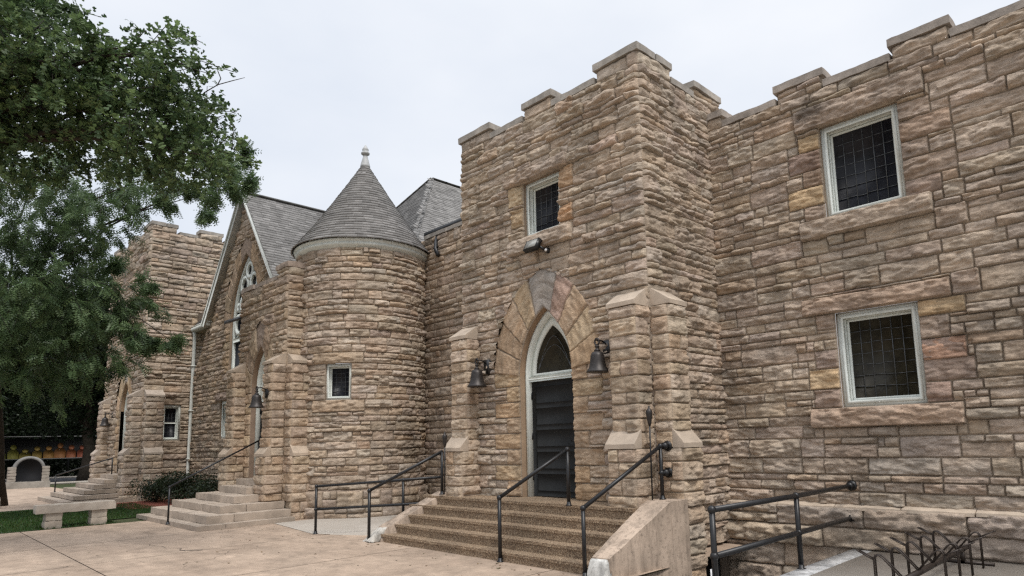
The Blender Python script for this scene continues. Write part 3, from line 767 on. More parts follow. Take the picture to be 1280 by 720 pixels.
for i, (a, b) in enumerate(mers):
    wall(sw, fW, max(a, 0), b, 7.57, 7.79, .024, .04, seed=64 + i, hm=(2, 4))
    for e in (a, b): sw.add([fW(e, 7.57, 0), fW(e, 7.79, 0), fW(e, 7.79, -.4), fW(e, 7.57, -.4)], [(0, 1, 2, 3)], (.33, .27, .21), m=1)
sw.add([(0, YW + .4, 7.6), (7.5, YW + .4, 7.6), (7.5, 12, 7.6), (0, 12, 7.6), (7.5, YW, 7.57), (7.5, 12, 7.57), (7.5, 12, 0), (7.5, YW, 0)], [(0, 1, 2, 3), (4, 5, 6, 7)], (.30, .24, .185), m=1)
wing = sw.build('side_wing', [M_STONE, M_CUT], church); wing['label'] = 'long battlemented side wall with two square windows'
cp = W()
for i, (a, b) in enumerate(mers): coping_run(cp, a - .06, b + .06, YW + .46, YW - .075, 7.915, .13, seed=100 + i * 3, col=(.35, .305, .265))
for i in range(4): coping_run(cp, mers[i][1] + .015, mers[i + 1][0] - .015, YW + .44, YW - .06, 7.695, .125, seed=130 + i, col=(.35, .305, .265))
cp.build('coping', M_COPE, wing)
rect_window(church, fW, *wU, nx=6, ny=7, depth=.05, fr=.085, label='upper leaded window of the side wall')
rect_window(church, fW, *wL_, nx=6, ny=7, depth=.05, fr=.085, glass=M_GLASS2, label='lower leaded window of the side wall')

# ---- link wall between tower and turret ------------------------------
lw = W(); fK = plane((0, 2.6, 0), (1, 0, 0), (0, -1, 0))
wall(lw, fK, -10.2, XL, .0, 7.93, .036, .045, seed=71, tint=(.84, .82, .8))  # whole wall tinted darker: damp staining and turret corner shade put into the colour
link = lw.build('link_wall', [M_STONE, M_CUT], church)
cp = W(); coping_run(cp, -9.9, -6.75, 2.95, 2.53, 8.04, .11, seed=160); coping_run(cp, -6.7, XL, 2.95, 2.53, 8.09, .11, seed=165)
cp.build('coping', M_COPE, link)
gu = W(); gu.box((-10.0, 2.62, 8.05), (-7.9, 2.85, 8.19), (.1, .1, .1)); gu.box((-7.86, 2.66, 8.05), (-7.45, 2.85, 8.24), m=1); gu.box((-7.42, 2.66, 8.10), (-5.6, 2.88, 8.24), (.1, .1, .1)); gu.box((-5.55, 2.66, 8.10), (-5.2, 2.88, 8.27), m=1)
gu.tube([(-9.3, 2.6, 7.95), (-9.25, 2.5, 7.5), (-9.05, 2.45, 7.25)], .06, 8, m=0)
gu.build('roof_gutter', [M_IRON, M_WPAINT], link)

# ---- turret -----------------------------------------------------------
TC = np.array((-11.2, 1.3)); TR = 1.8
def fcyl(r0):
    def f(s, z, d=0.):
        s, z, d = np.broadcast_arrays(np.asarray(s, float), np.asarray(z, float), np.asarray(d, float))
        a = s / TR; rr = r0 + d
        return np.stack([TC[0] + rr * np.cos(a), TC[1] + rr * np.sin(a), z], -1)
    return f
fC = fcyl(TR); A0, A1 = math.radians(-175) * TR, math.radians(80) * TR
wa = math.radians(-49.5) * TR
winC = (wa - .35, wa + .35, 3.07, 4.03)
tu = W()
wall(tu, fC, A0, A1, .73, 7.22, .022, .055, holes=[winC], placed=[(wa - .72, wa + .66, 4.03, 4.33, (.42, .325, .235), .05, .03), (wa - .72, wa + .70, 2.75, 3.07, (.42, .32, .23), .05, .04)], seed=81, pal=WARM, hm=(3, 5))
wall(tu, fcyl(TR + .07), A0, A1, 0, .71, .04, .06, seed=82, pal=WARM, hm=(4, 7))
for i in range(14):
    a, b = A0 / TR + i * (A1 - A0) / TR / 14, A0 / TR + (i + .985) * (A1 - A0) / TR / 14
    P = lambda an, rr, zz: (TC[0] + rr * math.cos(an), TC[1] + rr * math.sin(an), zz)
    tu.hexa([P(a, TR + .11, .685), P(b, TR + .11, .685), P(b, TR - .1, .685), P(a, TR - .1, .685), P(a, TR + .11, .715), P(b, TR + .11, .715), P(b, TR - .1, .77), P(a, TR - .1, .77)], res=.08, amp=.006, col=(.37, .29, .225), m=1, seed=i)
turret = tu.build('round_turret', [M_STONE, M_CUT], church); turret['label'] = 'round turret under a conical shingled roof'
dirc = np.array((math.cos(wa / TR), math.sin(wa / TR), 0)); tan = np.array((-dirc[1], dirc[0], 0))
fCw = plane(np.array((TC[0], TC[1], 0)) + dirc * (TR - .02) - tan * wa, tan, dirc)
rect_window(church, fCw, *winC, nx=4, ny=6, depth=.06, fr=.06, sash=.045, label='small leaded window in the round turret')
co_ = W(); co_.lathe([(TR - .05, 7.20), (TR + .03, 7.20), (TR + .05, 7.25), (TR + .10, 7.27), (TR + .12, 7.33), (TR + .10, 7.345), (TR + .15, 7.38), (TR + .165, 7.43), (TR + .14, 7.45), (.4, 7.46)], (TC[0], TC[1], 0), 72)
co_.build('cornice', M_PAINT, turret)

def shade(r): 
    g = r.choice([.14, .155, .17, .185, .205], p=[.1, .2, .3, .25, .15]) * r.uniform(.92, 1.08); return np.array((g * 1.02, g * .985, g * .95))
cr = W(); r_ = np.random.default_rng(9)
rows = 31; zt0, zt1 = 7.44, 10.36
def cone_r(t): return (TR + .205) * (1 - t) + .13 * t + .08 * (1 - t) ** 5 - .02 * math.sin(math.pi * t)
for k in range(rows):
    t0, t1 = k / rows, min(1, (k + 1.25) / rows)
    ra, rb = cone_r(t0) - .06, cone_r(t1) - .06
    za, zb2 = zt0 + (zt1 - zt0) * t0, zt0 + (zt1 - zt0) * t1
    n = max(7, int(2 * math.pi * ra / .24)); off = r_.uniform(0, 1)
    an = 2 * math.pi * (np.arange(n) + off + r_.uniform(-.16, .16, n)) / n
    for i in range(n):
        a, b = an[i], an[(i + 1) % n] + (2 * math.pi if i == n - 1 else 0); b -= .0035 / max(ra, .2)
        lift = .018 + r_.choice([0, .006]); z_ = za - r_.choice([0, 0, .010])
        V = [];  mid = (a + b) / 2
        for an_ in (a, mid, b): V.append((TC[0] + (ra + lift) * math.cos(an_), TC[1] + (ra + lift) * math.sin(an_), z_))
        for an_ in (b, mid, a): V.append((TC[0] + (rb + .006) * math.cos(an_), TC[1] + (rb + .006) * math.sin(an_), zb2))
        for an_ in (a, mid, b): V.append((TC[0] + (ra - .01) * math.cos(an_), TC[1] + (ra - .01) * math.sin(an_), z_))
        cr.add(V, [(0, 1, 4, 5), (1, 2, 3, 4), (6, 7, 1, 0), (7, 8, 2, 1), (6, 0, 5, 5)][:4], shade(r_) * 1.5)
cr.lathe([(.01, 7.5), (TR + .1, 7.455), (.1, 10.3)], (TC[0], TC[1], 0), 40, (.10, .10, .10))
cr.build('conical_roof', M_SHINGLE, turret)
fi = W(); fi.lathe([(.15, 10.25), (.145, 10.33), (.07, 10.62), (.055, 10.66), (.085, 10.67), (.125, 10.70), (.13, 10.74), (.10, 10.77), (.075, 10.78), (.10, 10.83), (.085, 10.88), (.03, 10.97), (.005, 11.02)], (TC[0], TC[1], 0), 20)
fi.build('finial', mat_flat('weathered_zinc', (.40, .405, .40), .5, 0, .4, .15, 12), turret)

# ---- shingled roof planes ----------------------------------------------
def shingles(w, o, u, v, n, L, H, clip=None, row=.145, wid=.30, seed=0, tone=1.):
    r = np.random.default_rng(seed); o, u, v, n = (np.asarray(k, float) for k in (o, u, v, n))
    V = []; Cc = []
    for k in range(int(H / row)):
        x = -r.uniform(0, wid)
        while x < L:
            ww = wid * r.uniform(.55, 1.25); a, b = max(0, x), min(L, x + ww - .004); x += ww
            if b - a < .03: continue
            z0, z1 = k * row - r.choice([0, 0, .02]), (k + 1.2) * row
            if clip and not clip((a + b) / 2, (z0 + z1) / 2): continue
            lf = .014 + r.choice([0, .009])
            V += [o + u * a + v * z0 + n * lf, o + u * b + v * z0 + n * lf, o + u * b + v * z1 + n * .003, o + u * a + v * z1 + n * .003,
                  o + u * a + v * z0 - n * .01, o + u * b + v * z0 - n * .01]
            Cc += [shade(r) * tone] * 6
    k = len(V) // 6; I = np.arange(k)[:, None] * 6
    w.add(V, np.concatenate([I + np.array([0, 1, 2, 3]), I + np.array([4, 5, 1, 0])]), np.array(Cc))

GX, GPK, GSL, GY = -17.75, 11.1, 1.27, .3
sl = math.atan(GSL); half = 3.45
gr = W(); vv = np.array((-math.cos(sl), 0, math.sin(sl))); nn = np.array((math.sin(sl), 0, math.cos(sl)))
shingles(gr, (GX + half, .1, GPK - half * GSL), (0, 1, 0), vv, nn, 9.0, half / math.cos(sl) + .02, seed=3, tone=1.35)
vv2 = np.array((math.cos(sl), 0, math.sin(sl))); nn2 = np.array((-math.sin(sl), 0, math.cos(sl)))
shingles(gr, (GX - half, .1, GPK - half * GSL), (0, 1, 0), vv2, nn2, 9.0, half / math.cos(sl) + .02, seed=4, tone=1.35, row=.3, wid=.6)
gr.add([(GX, .12, GPK - .02), (GX + half, .12, GPK - half * GSL - .02), (GX + half, 9, GPK - half * GSL - .02), (GX, 9, GPK - .02), (GX - half, .12, GPK - half * GSL - .02), (GX - half, 9, GPK - half * GSL - .02)], [(0, 1, 2, 3), (0, 3, 5, 4)], (.12, .12, .12))
gr.bar((GX, .05, GPK + .01), (GX, 9, GPK + .01), .24, .05, (.15, .15, .145))
groof = gr.build('gable_roof', M_SHINGLE, church)
bb = W()
for sd in (-1, 1):
    a = np.array((GX, .1, GPK - .02)); b = np.array((GX + sd * half, .1, GPK - half * GSL - .02))
    bb.bar(a - (0, 0, .13), b - (0, 0, .13), .05, .30, up=(0, 1, 0)) if False else None
    dv = (b - a) / np.linalg.norm(b - a); pv = np.array((-dv[2] * 1, 0, dv[0])) * (1 if sd < 0 else -1)
    if pv[2] > 0: pv = -pv
    for (d0, d1, y0, y1) in (((-.01, .20, .02, .07), (-.03, .035, -.02, .02), (.0, .2, .07, .3)) if sd < 0 else ((-.01, .06, .02, .07), (-.02, .02, .0, .02), (.0, .06, .07, .3))):
        V = [a + pv * d0 + (0, y0 - .1, 0), b + pv * d0 + (0, y0 - .1, 0), b + pv * d1 + (0, y0 - .1, 0), a + pv * d1 + (0, y0 - .1, 0)]
        V = V + [p + np.array((0, y1 - y0, 0)) for p in V]
        bb.add(V, [(0, 1, 2, 3), (4, 5, 6, 7), (0, 1, 5, 4), (1, 2, 6, 5), (2, 3, 7, 6), (3, 0, 4, 7)])
bb.build('bargeboard', M_WPAINT, groof)

mr = W(); HP = np.array((-14.4, 6., 12.24)); hs_ = (12.24 - 7.9) / 3.8; s2 = math.atan(hs_); hl = 3.8 / math.cos(s2)
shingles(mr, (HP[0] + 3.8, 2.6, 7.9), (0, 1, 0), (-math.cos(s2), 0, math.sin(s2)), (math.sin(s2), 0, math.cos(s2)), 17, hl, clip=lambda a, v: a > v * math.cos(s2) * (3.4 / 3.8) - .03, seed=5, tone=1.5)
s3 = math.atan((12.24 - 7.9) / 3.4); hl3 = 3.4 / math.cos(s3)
shingles(mr, (HP[0] - 3.8, 2.6, 7.9), (1, 0, 0), (0, math.cos(s3), math.sin(s3)), (0, -math.sin(s3), math.cos(s3)), 7.6, hl3, clip=lambda a, v: v * math.cos(s3) * (3.8 / 3.4) - .03 < a < 7.63 - v * math.cos(s3) * (3.8 / 3.4), seed=6, tone=1.1)  # front slope toned darker than the side slope, its shade put into the colour
mr.add([HP - (0, 0, .02), (HP[0] + 3.8, 2.62, 7.86), (HP[0] + 3.8, 20, 7.86), (HP[0], 20, 12.2), (HP[0] - 3.8, 2.62, 7.86), (HP[0] - 3.8, 20, 7.86)], [(0, 1, 2, 3), (0, 3, 5, 4)], (.13, .13, .13), polys=[(0, 4, 1)])
for e in ((HP[0] + 3.8, 2.6, 7.9), (HP[0] - 3.8, 2.6, 7.9), (HP[0], 19.6, 12.24)):
    k = 22; a = HP + (0, 0, .015)
    for i in range(k):
        p, q = a + (np.array(e) - a) * i / k, a + (np.array(e) - a) * (i + 1.15) / k
        mr.bar(p, q, .2, .02, np.array((.18, .175, .168)) * random.uniform(.85, 1.15))
mroof = mr.build('hip_roof', M_SHINGLE, church)

# ---- gable wall with the tall traceried window --------------------------
fG = plane((0, GY, 0), (1, 0, 0), (0, -1, 0))
gw = W(); gA, gB, gzS = 1.92, 3.15, 6.35; ga, gb, gzs = 1.36, 2.5, 6.30; gsill = 4.62
WX = -17.6
gh = in_gothic(WX, gA - .05, gzS, gB - .06, gzS)
def hole_G(s, z):
    return gh(s, z) | ((np.abs(s - WX) < ga) & (z > gsill) & (z < gzS + .1)) | (z > GPK - .1 - np.abs(s - GX) * GSL)
slit = (-19.62, -18.85, 2.25, 3.62)
wall(gw, fG, -22.8, -11.3, 0, GPK, .03, .055, holes=[slit], placed=[(WX - 1.9, WX + 1.9, gsill - .3, gsill, (.33, .255, .2), .05), (-19.95, -18.6, 3.62, 3.95, (.33, .25, .2), .08)] + jamb_blocks(WX, ga, gsill, gzS, .55, .3, 6, 6), hole=hole_G, seed=91, tint=(.97, .94, .9), hm=(3, 5))
voussoirs(gw, fG, WX, ga, gb, gzs, gA, gB, gzS, 5, .04, key=(.35, .265, .2), seed=8, pink=False, tint=(.88, .88, .9))
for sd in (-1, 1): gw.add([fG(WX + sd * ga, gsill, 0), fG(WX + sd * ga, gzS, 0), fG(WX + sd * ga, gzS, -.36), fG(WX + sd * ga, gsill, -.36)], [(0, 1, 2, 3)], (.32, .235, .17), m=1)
gw.hexa([fG(WX - ga, gsill - .28, .16), fG(WX + ga, gsill - .28, .16), fG(WX + ga, gsill - .28, -.3), fG(WX - ga, gsill - .28, -.3), fG(WX - ga, gsill - .2, .16), fG(WX + ga, gsill - .2, .16), fG(WX + ga, gsill + .03, -.3), fG(WX - ga, gsill + .03, -.3)], res=.15, amp=.006, col=(.37, .30, .24), m=1)
gable = gw.build('gable_wall', [M_STONE, M_CUT], church); gable['label'] = 'gabled front with a tall pointed window'
tr = W(); dp = .07
O = [(WX - ga, gsill)] + gothic(WX, ga, gzs, gb, 14) + [(WX + ga, gsill)]
I = [(WX - ga + .11, gsill + .08)] + gothic(WX, ga - .11, gzs, gb - .2, 14) + [(WX + ga - .11, gsill + .08)]
tr.ring_extrude(O, I, fG, -dp, -dp - .14)
R4 = lambda x0, x1, z0, z1: [(x0, z0), (x1, z0), (x1, z1), (x0, z1)]
tr.poly_extrude(R4(WX - ga + .1, WX + ga - .1, 5.72, 5.86), fG, -dp - .01, -dp - .13)
for x in (WX - .37, WX + .37): tr.poly_extrude(R4(x - .05, x + .05, gsill + .08, 5.72), fG, -dp - .02, -dp - .12)
def hexring(cx, cz, r, n=8):
    o = [(cx + r * math.cos(2 * math.pi * (k + .5) / n), cz + r * math.sin(2 * math.pi * (k + .5) / n)) for k in range(n)]
    i = [(cx + (r - .125) * math.cos(2 * math.pi * (k + .5) / n), cz + (r - .125) * math.sin(2 * math.pi * (k + .5) / n)) for k in range(n)]
    tr.ring_extrude(o, i, fG, -dp - .015, -dp - .12)
for (x, z, r) in ((-.82, 6.34, .42), (0, 6.34, .42), (.82, 6.34, .42), (-.42, 7.02, .42), (.42, 7.02, .42), (-.42, 7.72, .38), (.42, 7.72, .38), (0, 8.22, .34), (-.93, 6.98, .18), (.93, 6.98, .18)): hexring(WX + x, z, r)
for x in (-.8, -.36, .36, .8):
    tr.bar(fG(WX + x - .2, 5.86, -dp - .06), fG(WX + x + .15, 6.1, -dp - .06), .06, .08); tr.bar(fG(WX + x + .2, 5.86, -dp - .06), fG(WX + x - .15, 6.1, -dp - .06), .06, .08)
win = tr.build('window', [M_PAINT], church); win['label'] = 'tall pointed window with white tracery in the gable'
g = W(); g.poly_extrude(I, fG, -dp - .10, -dp - .115); g.build('pane', [M_GLASS], win)
rect_window(church, fG, *slit, nx=3, ny=5, depth=.05, fr=.09, label='narrow white framed window low in the gable wall')

# ---- porch ----------------------------------------------------------------
PX0, PX1, PY = -14.45, -11.2, -.95
PLAND = 1.02
fP = plane((0, PY, 0), (1, 0, 0), (0, -1, 0)); fPs = plane((PX1, PY, 0), (0, 1, 0), (1, 0, 0)); fPl = plane((PX0, GY, 0), (0, -1, 0), (-1, 0, 0))
pcx, pa, pzs, pb, pA, pzS, pB = -12.87, .62, 3.62, 1.15, 1.13, 3.75, 1.80
gp = in_gothic(pcx, pA - .04, pzS, pB - .05, pzS)
def hole_P(s, z): return gp(s, z) | ((np.abs(s - pcx) < pa - .002) & (z < pzS) & (z > PLAND))
po = W()
wall(po, fP, PX0, PX1, 0, 6.55, .027, .055, placed=jamb_blocks(pcx, pa, PLAND, pzS, .55, .32, 13, 9), corner=(PX0, PX1), hole=hole_P, seed=95, tint=(.97, .93, .88))
wall(po, fPs, 0, 1.4, 0, 6.55, .024, .055, corner=(0, None), seed=96, pal=WARM, tint=(.97, .93, .88))
wall(po, fP, -11.85, PX1, 6.55, 6.78, .036, .05, corner=(None, PX1), seed=97, hm=(2, 4)); wall(po, fPs, 0, .9, 6.55, 6.78, .036, .05, corner=(0, None), seed=98, hm=(2, 4))
po.add([fPl(0, 0), fPl(1.25, 0), fPl(1.25, 6.55), fPl(0, 6.55), (PX1, GY, 6.5), (PX1, PY, 6.5), (PX0, PY, 6.5), (PX0, GY, 6.5), (-11.85, PY, 6.55), (-11.85, GY, 6.55), (-11.85, GY, 6.78), (-11.85, PY, 6.78)], [(0, 1, 2, 3), (4, 5, 6, 7), (8, 9, 10, 11)], (.27, .21, .165), m=1)
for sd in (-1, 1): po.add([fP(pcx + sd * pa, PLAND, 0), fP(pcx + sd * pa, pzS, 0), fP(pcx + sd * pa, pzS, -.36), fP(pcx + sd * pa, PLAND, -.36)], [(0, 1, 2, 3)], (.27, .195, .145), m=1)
porch = po.build('porch', [M_STONE, M_CUT], church); porch['label'] = 'projecting porch with a pointed door between gable and turret'
vs = W(); voussoirs(vs, fP, pcx, pa, pb, pzs, pA, pB, pzS, 3, .036, key=(.34, .265, .205), seed=14, pink=False, tint=(.84, .84, .88), amp=.06)
vs.build('door_arch', [M_STONE, M_CUT], porch)
cp = W()
coping_run(cp, PX0 - .05, -13.5, GY, PY - .07, 6.70, .14, seed=200, res=.1, amp=.025, col=(.34, .28, .235)); coping_run(cp, -13.48, -11.87, GY, PY - .05, 6.66, .12, seed=203, res=.1, amp=.025, col=(.34, .28, .235))
coping_run(cp, -11.92, PX1 + .07, GY - .2, PY - .08, 6.92, .15, seed=206, res=.1, amp=.03, col=(.35, .28, .23))
cp.build('coping', M_COPE, porch)
for (o, t, n, wd, sd) in (((-11.78, PY, 0), (1, 0, 0), (0, -1, 0), .56, 11), ((-14.42, PY, 0), (1, 0, 0), (0, -1, 0), .56, 12), ((PX1, PY + .03, 0), (0, 1, 0), (1, 0, 0), .60, 13)):
    b_ = W(); buttress(b_, o, t, n, wd, .0, 1.64, 4.08, .48, .34, .024, seed=sd * 5, pal=WARM, tint=(1, .96, .9))
    b_.build('buttress', [M_STONE, M_CUT], porch)
gothic_door(church, fP, pcx, pa - .01, PLAND, pzs, pb, .14, .075, 3.2, label='dark door under the pointed arch of the porch')
br = W(); br.bar((-14.45, -.7, 5.95), (-16.6, -.7, 6.03), .06, .10); br.bar((-14.46, -.7, 5.8), (-14.46, -.7, 6.1), .12, .03, up=(1, 0, 0)); br.build('iron_bracket', [M_IRON], porch)

# ---- gutter and downpipe at the foot of the gable ----------------------------
gt = W()
prof = [(-.02, .0), (-.16, .02), (-.2, .08), (-.2, .15), (-.02, .15)]
gt.add([(x, GY - .02 + y, 6.62 + z) for x in (-22.75, -20.9) for y, z in prof], [(i, (i + 1) % 5, 5 + (i + 1) % 5, 5 + i) for i in range(5)], polys=[(0, 1, 2, 3, 4), (5, 6, 7, 8, 9)])
gt.box((-22.79, .08, 6.78), (-20.85, .5, 6.83)); gt.build('eaves_gutter', M_WPAINT, gable)
dpz = W(); dpz.tube([(-22.6, .18, 6.62), (-22.6, .2, 6.45), (-22.6, .2, .35), (-22.6, .05, .15)], .062, 10)
for z in (1.5, 3.4, 5.2): dpz.box((-22.69, .12, z), (-22.51, .28, z + .05))
dpz.build('downpipe', M_WPAINT, gable)
nb = W(); shingles(nb, (-22.78, .2, 6.84), (1, 0, 0), (0, .5, .866), (0, -.866, .5), 1.6, 1.6, seed=12); nb.rbox((-22.78, .32, 6.8), (-22.1, .9, 7.4), res=.1, amp=.03, col=(.2, .16, .125), m=1); nb.rbox((-22.08, .34, 6.8), (-21.4, .9, 7.55), res=.1, amp=.03, col=(.2, .16, .125), m=1)
nb.build('corner_roof', [M_SHINGLE, M_STONE], gable)

# ---- far tower ------------------------------------------------------------------
FX0, FX1, FY = -28.8, -22.8, -1.45
fF = plane((0, FY, 0), (1, 0, 0), (0, -1, 0)); fFs = plane((FX1, FY, 0), (0, 1, 0), (1, 0, 0))
ft = W(); fcx = -25.3
fa, fzs, fb, fA, fzS, fB = .75, 3.55, 1.2, 1.3, 3.6, 1.85
gf = in_gothic(fcx, fA - .04, fzS, fB - .05, fzS)
winF = (FY * 0 + .70, 1.34, 2.26, 3.66)
wall(ft, fF, FX0, FX1, 0, 10.62, .045, .07, corner=(FX0, FX1), hole=lambda s, z: gf(s, z) | ((np.abs(s - fcx) < fa) & (z < fzS) & (z > 1)), seed=111, placed=jamb_blocks(fcx, fa, 1.0, fzS, .55, .32, 3, 8), hm=(4, 6))
wall(ft, fFs, 0, 5.5, 0, 10.62, .035, .06, corner=(0, None), holes=[winF], placed=[(.40, 1.62, 3.66, 3.95, (.36, .28, .21), .05), (.40, 1.62, 2.0, 2.26, (.36, .28, .21), .05)], seed=112, pal=WARM, hm=(4, 6))
voussoirs(ft, fF, fcx, fa, fb, fzs, fA, fB, fzS, 3, .06, seed=18, pink=False)
for f_, mer, cn, sd in ((fF, [(FX0, -27.7), (-26.3, -25.3), (-23.9, FX1)], (FX0, FX1), 120), (fFs, [(0, .85), (1.75, 2.6), (3.5, 4.4)], (0, None), 130)):
    for i, (a, b) in enumerate(mer):
        wall(ft, f_, a, b, 10.62, 10.86, .06, .05, seed=sd + i, corner=(cn[0] if a == cn[0] else None, cn[1] if b == cn[1] else None), hm=(3, 5))
        for e in (a, b): ft.add([f_(e, 10.6, 0), f_(e, 10.9, 0), f_(e, 10.9, -.4), f_(e, 10.6, -.4)], [(0, 1, 2, 3)], (.33, .27, .21), m=1)
ft.add([(FX0, FY, 0), (FX0, 4.05, 0), (FX0, 4.05, 10.6), (FX0, FY, 10.6), (FX1, 4.05, 0), (FX1, 4.05, 10.6), (FX1, FY + .1, 10.5), (FX1, 4, 10.5), (FX0, 4, 10.5), (FX0, FY + .1, 10.5)], [(0, 1, 2, 3), (1, 4, 5, 2), (6, 7, 8, 9)], (.30, .24, .185), m=1)
ftower = ft.build('corner_tower', [M_STONE, M_CUT], church); ftower['label'] = 'tall square tower behind the tree at the street end'
cp = W()
for i, (a, b) in enumerate([(FX0 - .06, -27.64), (-26.36, -25.24), (-23.96, FX1 + .06)]): coping_run(cp, a, b, FY + .46, FY - .07, 11.0, .14, seed=220 + i, res=.15, amp=.02)
for i, (a, b) in enumerate([(-27.6, -26.4), (-25.2, -24.0)]): coping_run(cp, a, b, FY + .44, FY - .05, 10.74, .12, seed=225 + i, res=.15, amp=.02)
for i, (a, b) in enumerate([(FY + .47, FY + .91), (FY + 1.69, FY + 2.66), (FY + 3.44, FY + 4.46)]): coping_run(cp, a, b, FX1 - .46, FX1 + .07, 10.995, .14, 'y', seed=230 + i, res=.15, amp=.02)
for i, (a, b) in enumerate([(FY + .95, FY + 1.66), (FY + 2.7, FY + 3.4)]): coping_run(cp, a, b, FX1 - .44, FX1 + .05, 10.735, .12, 'y', seed=235 + i, res=.15, amp=.02)
cp.build('coping', M_COPE, ftower)
for (o, t, n, wd, sd) in (((-23.5, FY, 0), (1, 0, 0), (0, -1, 0), .68, 21), ((-28.2, FY, 0), (1, 0, 0), (0, -1, 0), .68, 22), ((FX1, FY + .04, 0), (0, 1, 0), (1, 0, 0), .6, 23)):
    b_ = W(); buttress(b_, o, t, n, wd, 0, 1.75, 3.95, .5, .34, .035, seed=sd * 5, pal=WARM)
    b_.build('buttress', [M_STONE, M_CUT], ftower)
gothic_door(church, fF, fcx, fa - .01, 1.0, fzs, fb, .14, .08, 3.3, label='dark door under the pointed arch of the street end tower')
rect_window(church, fFs, *winF, nx=3, ny=6, depth=.04, fr=.07, double=True, label='white sash window in the side of the street end tower')

# ================================================================== STEPS AND RAILS
st = W()
for k in range(5):
    y = -1.58 + .232 * k
    st.rbox((-5.42, y + .022, GR if k == 0 else .165 * k - .03), (0.0, .2, .165 * (k + 1) - .045), res=.07, amp=.003, col=(.3, .2, .12), seed=k, fr=3)
    st.rbox((-5.43, y, .165 * (k + 1) - .045), (0.004, .21, .165 * (k + 1)), res=.05, amp=.005, col=(.3, .2, .12), seed=k + 9, fr=5)
msteps = tag(st.build('entrance_steps', [M_AGG]), 'five broad brown pebble-finished steps up to the entrance tower door', 'steps')
ck = W()
CC = (.40, .315, .245)
ck.hexa([(-5.62, -1.62, GR), (-5.29, -1.62, GR), (-4.74, -.47, GR), (-5.06, -.47, GR), (-5.62, -1.45, .28), (-5.29, -1.45, .28), (-4.74, -.47, .90), (-5.06, -.47, .90)], res=.07, amp=.009, col=CC, seed=2)
ck.hexa([(-5.72, -1.76, GR), (-5.34, -1.80, GR), (-5.31, -1.60, GR), (-5.66, -1.60, GR), (-5.70, -1.66, .10), (-5.42, -1.70, .16), (-5.31, -1.40, .31), (-5.63, -1.40, .28)], res=.035, amp=.035, col=(.52, .49, .44), seed=5, fr=9)
tag(ck.build('cheek_wall', [M_CONC]), 'low sloping concrete cheek wall with a crumbled whitewashed toe, beside the ramp rail', 'cheek wall')
ck = W()
ck.hexa([(0.0, -1.56, -1.5), (.33, -1.56, -1.5), (.53, 0.02, -1.5), (0.0, 0.02, -1.5), (0.0, -1.56, .27), (.31, -1.56, .27), (.44, -.32, .93), (0.0, -.32, .93)], res=.07, amp=.008, col=CC, seed=7, skip=(4,)) if False else None
ck.hexa([(0.0, -1.58, -1.5), (.33, -1.58, -1.5), (.47, -.32, -1.5), (0.0, -.32, -1.5), (0.0, -1.58, .28), (.31, -1.58, .28), (.45, -.32, .925), (0.0, -.32, .925)], res=.06, amp=.008, col=CC, seed=7)
ck.hexa([(0.0, -.322, -1.5), (.47, -.322, -1.5), (.535, .02, -1.5), (0.0, .02, -1.5), (0.0, -.322, .925), (.45, -.322, .925), (.52, .02, .935), (0.0, .02, .935)], res=.06, amp=.007, col=CC, seed=8)
ck.hexa([(-.02, -1.69, GR), (.30, -1.68, GR), (.33, -1.57, GR), (-.02, -1.57, GR), (-.02, -1.62, .24), (.27, -1.62, .25), (.29, -1.42, .345), (-.015, -1.42, .345)], res=.04, amp=.022, col=(.50, .49, .46), seed=9, fr=9)
tag(ck.build('cheek_wall', [M_CONC]), 'tall stained concrete cheek wall with a sloping top between the steps and the stairwell', 'cheek wall')

ps = W()
PO = [2.5, 2.23, 1.85, 1.42, .98, .86]; PYF = [-3.25, -2.97, -2.55, -2.08, -1.62, -1.22]; PZ = [.13, .31, .49, .67, .85, 1.02]
LIM = (.41, .34, .275)
for k in range(6):
    a, b = -12.85 - PO[k], -12.85 + PO[k]
    zb_ = GR if k == 0 else PZ[k - 1] + .004
    y1 = PYF[k + 1] + .05 if k < 5 else -.72
    back = PY - .02 if k < 3 else PY + .2
    nseg = 3
    for i in range(nseg):                                  # slabs of the front run
        x0, x1 = a + (b - a) * i / nseg + .003, a + (b - a) * (i + 1) / nseg - .003
        ps.rbox((x0, PYF[k], zb_), (x1, PYF[k] + .62, PZ[k]), res=.09, amp=.012, col=np.array(LIM) * random.uniform(.9, 1.08), seed=k * 9 + i, fr=4)
    for sx0, sx1 in ((a, a + .6), (b - .6, b)):
        ps.rbox((sx0 + .004, PYF[k] + .625, zb_), (sx1 - .004, back, PZ[k]), res=.09, amp=.012, col=np.array(LIM) * random.uniform(.9, 1.05), seed=k * 9 + 5, fr=4)
    ps.box((a + .58, PYF[k] + .6, zb_), (b - .58, back, PZ[k] - .012), LIM)
tag(ps.build('entrance_steps', [M_CUT]), 'six tiers of pale limestone steps spreading round the porch door', 'steps')
ps = W()
for k in range(6):
    a, b = -25.3 - (2.55 - .3 * k), -25.3 + (2.55 - .3 * k)
    ps.rbox((a, -3.75 + .36 * k, GR if k == 0 else .02 + .165 * k), (b, FY, .16 + .168 * k), res=.14, amp=.014, col=np.array(LIM) * random.uniform(.85, 1.), seed=60 + k, fr=4)
tag(ps.build('entrance_steps', [M_CUT]), 'small tiered stone steps at the street end tower, beyond the shrubs', 'steps')

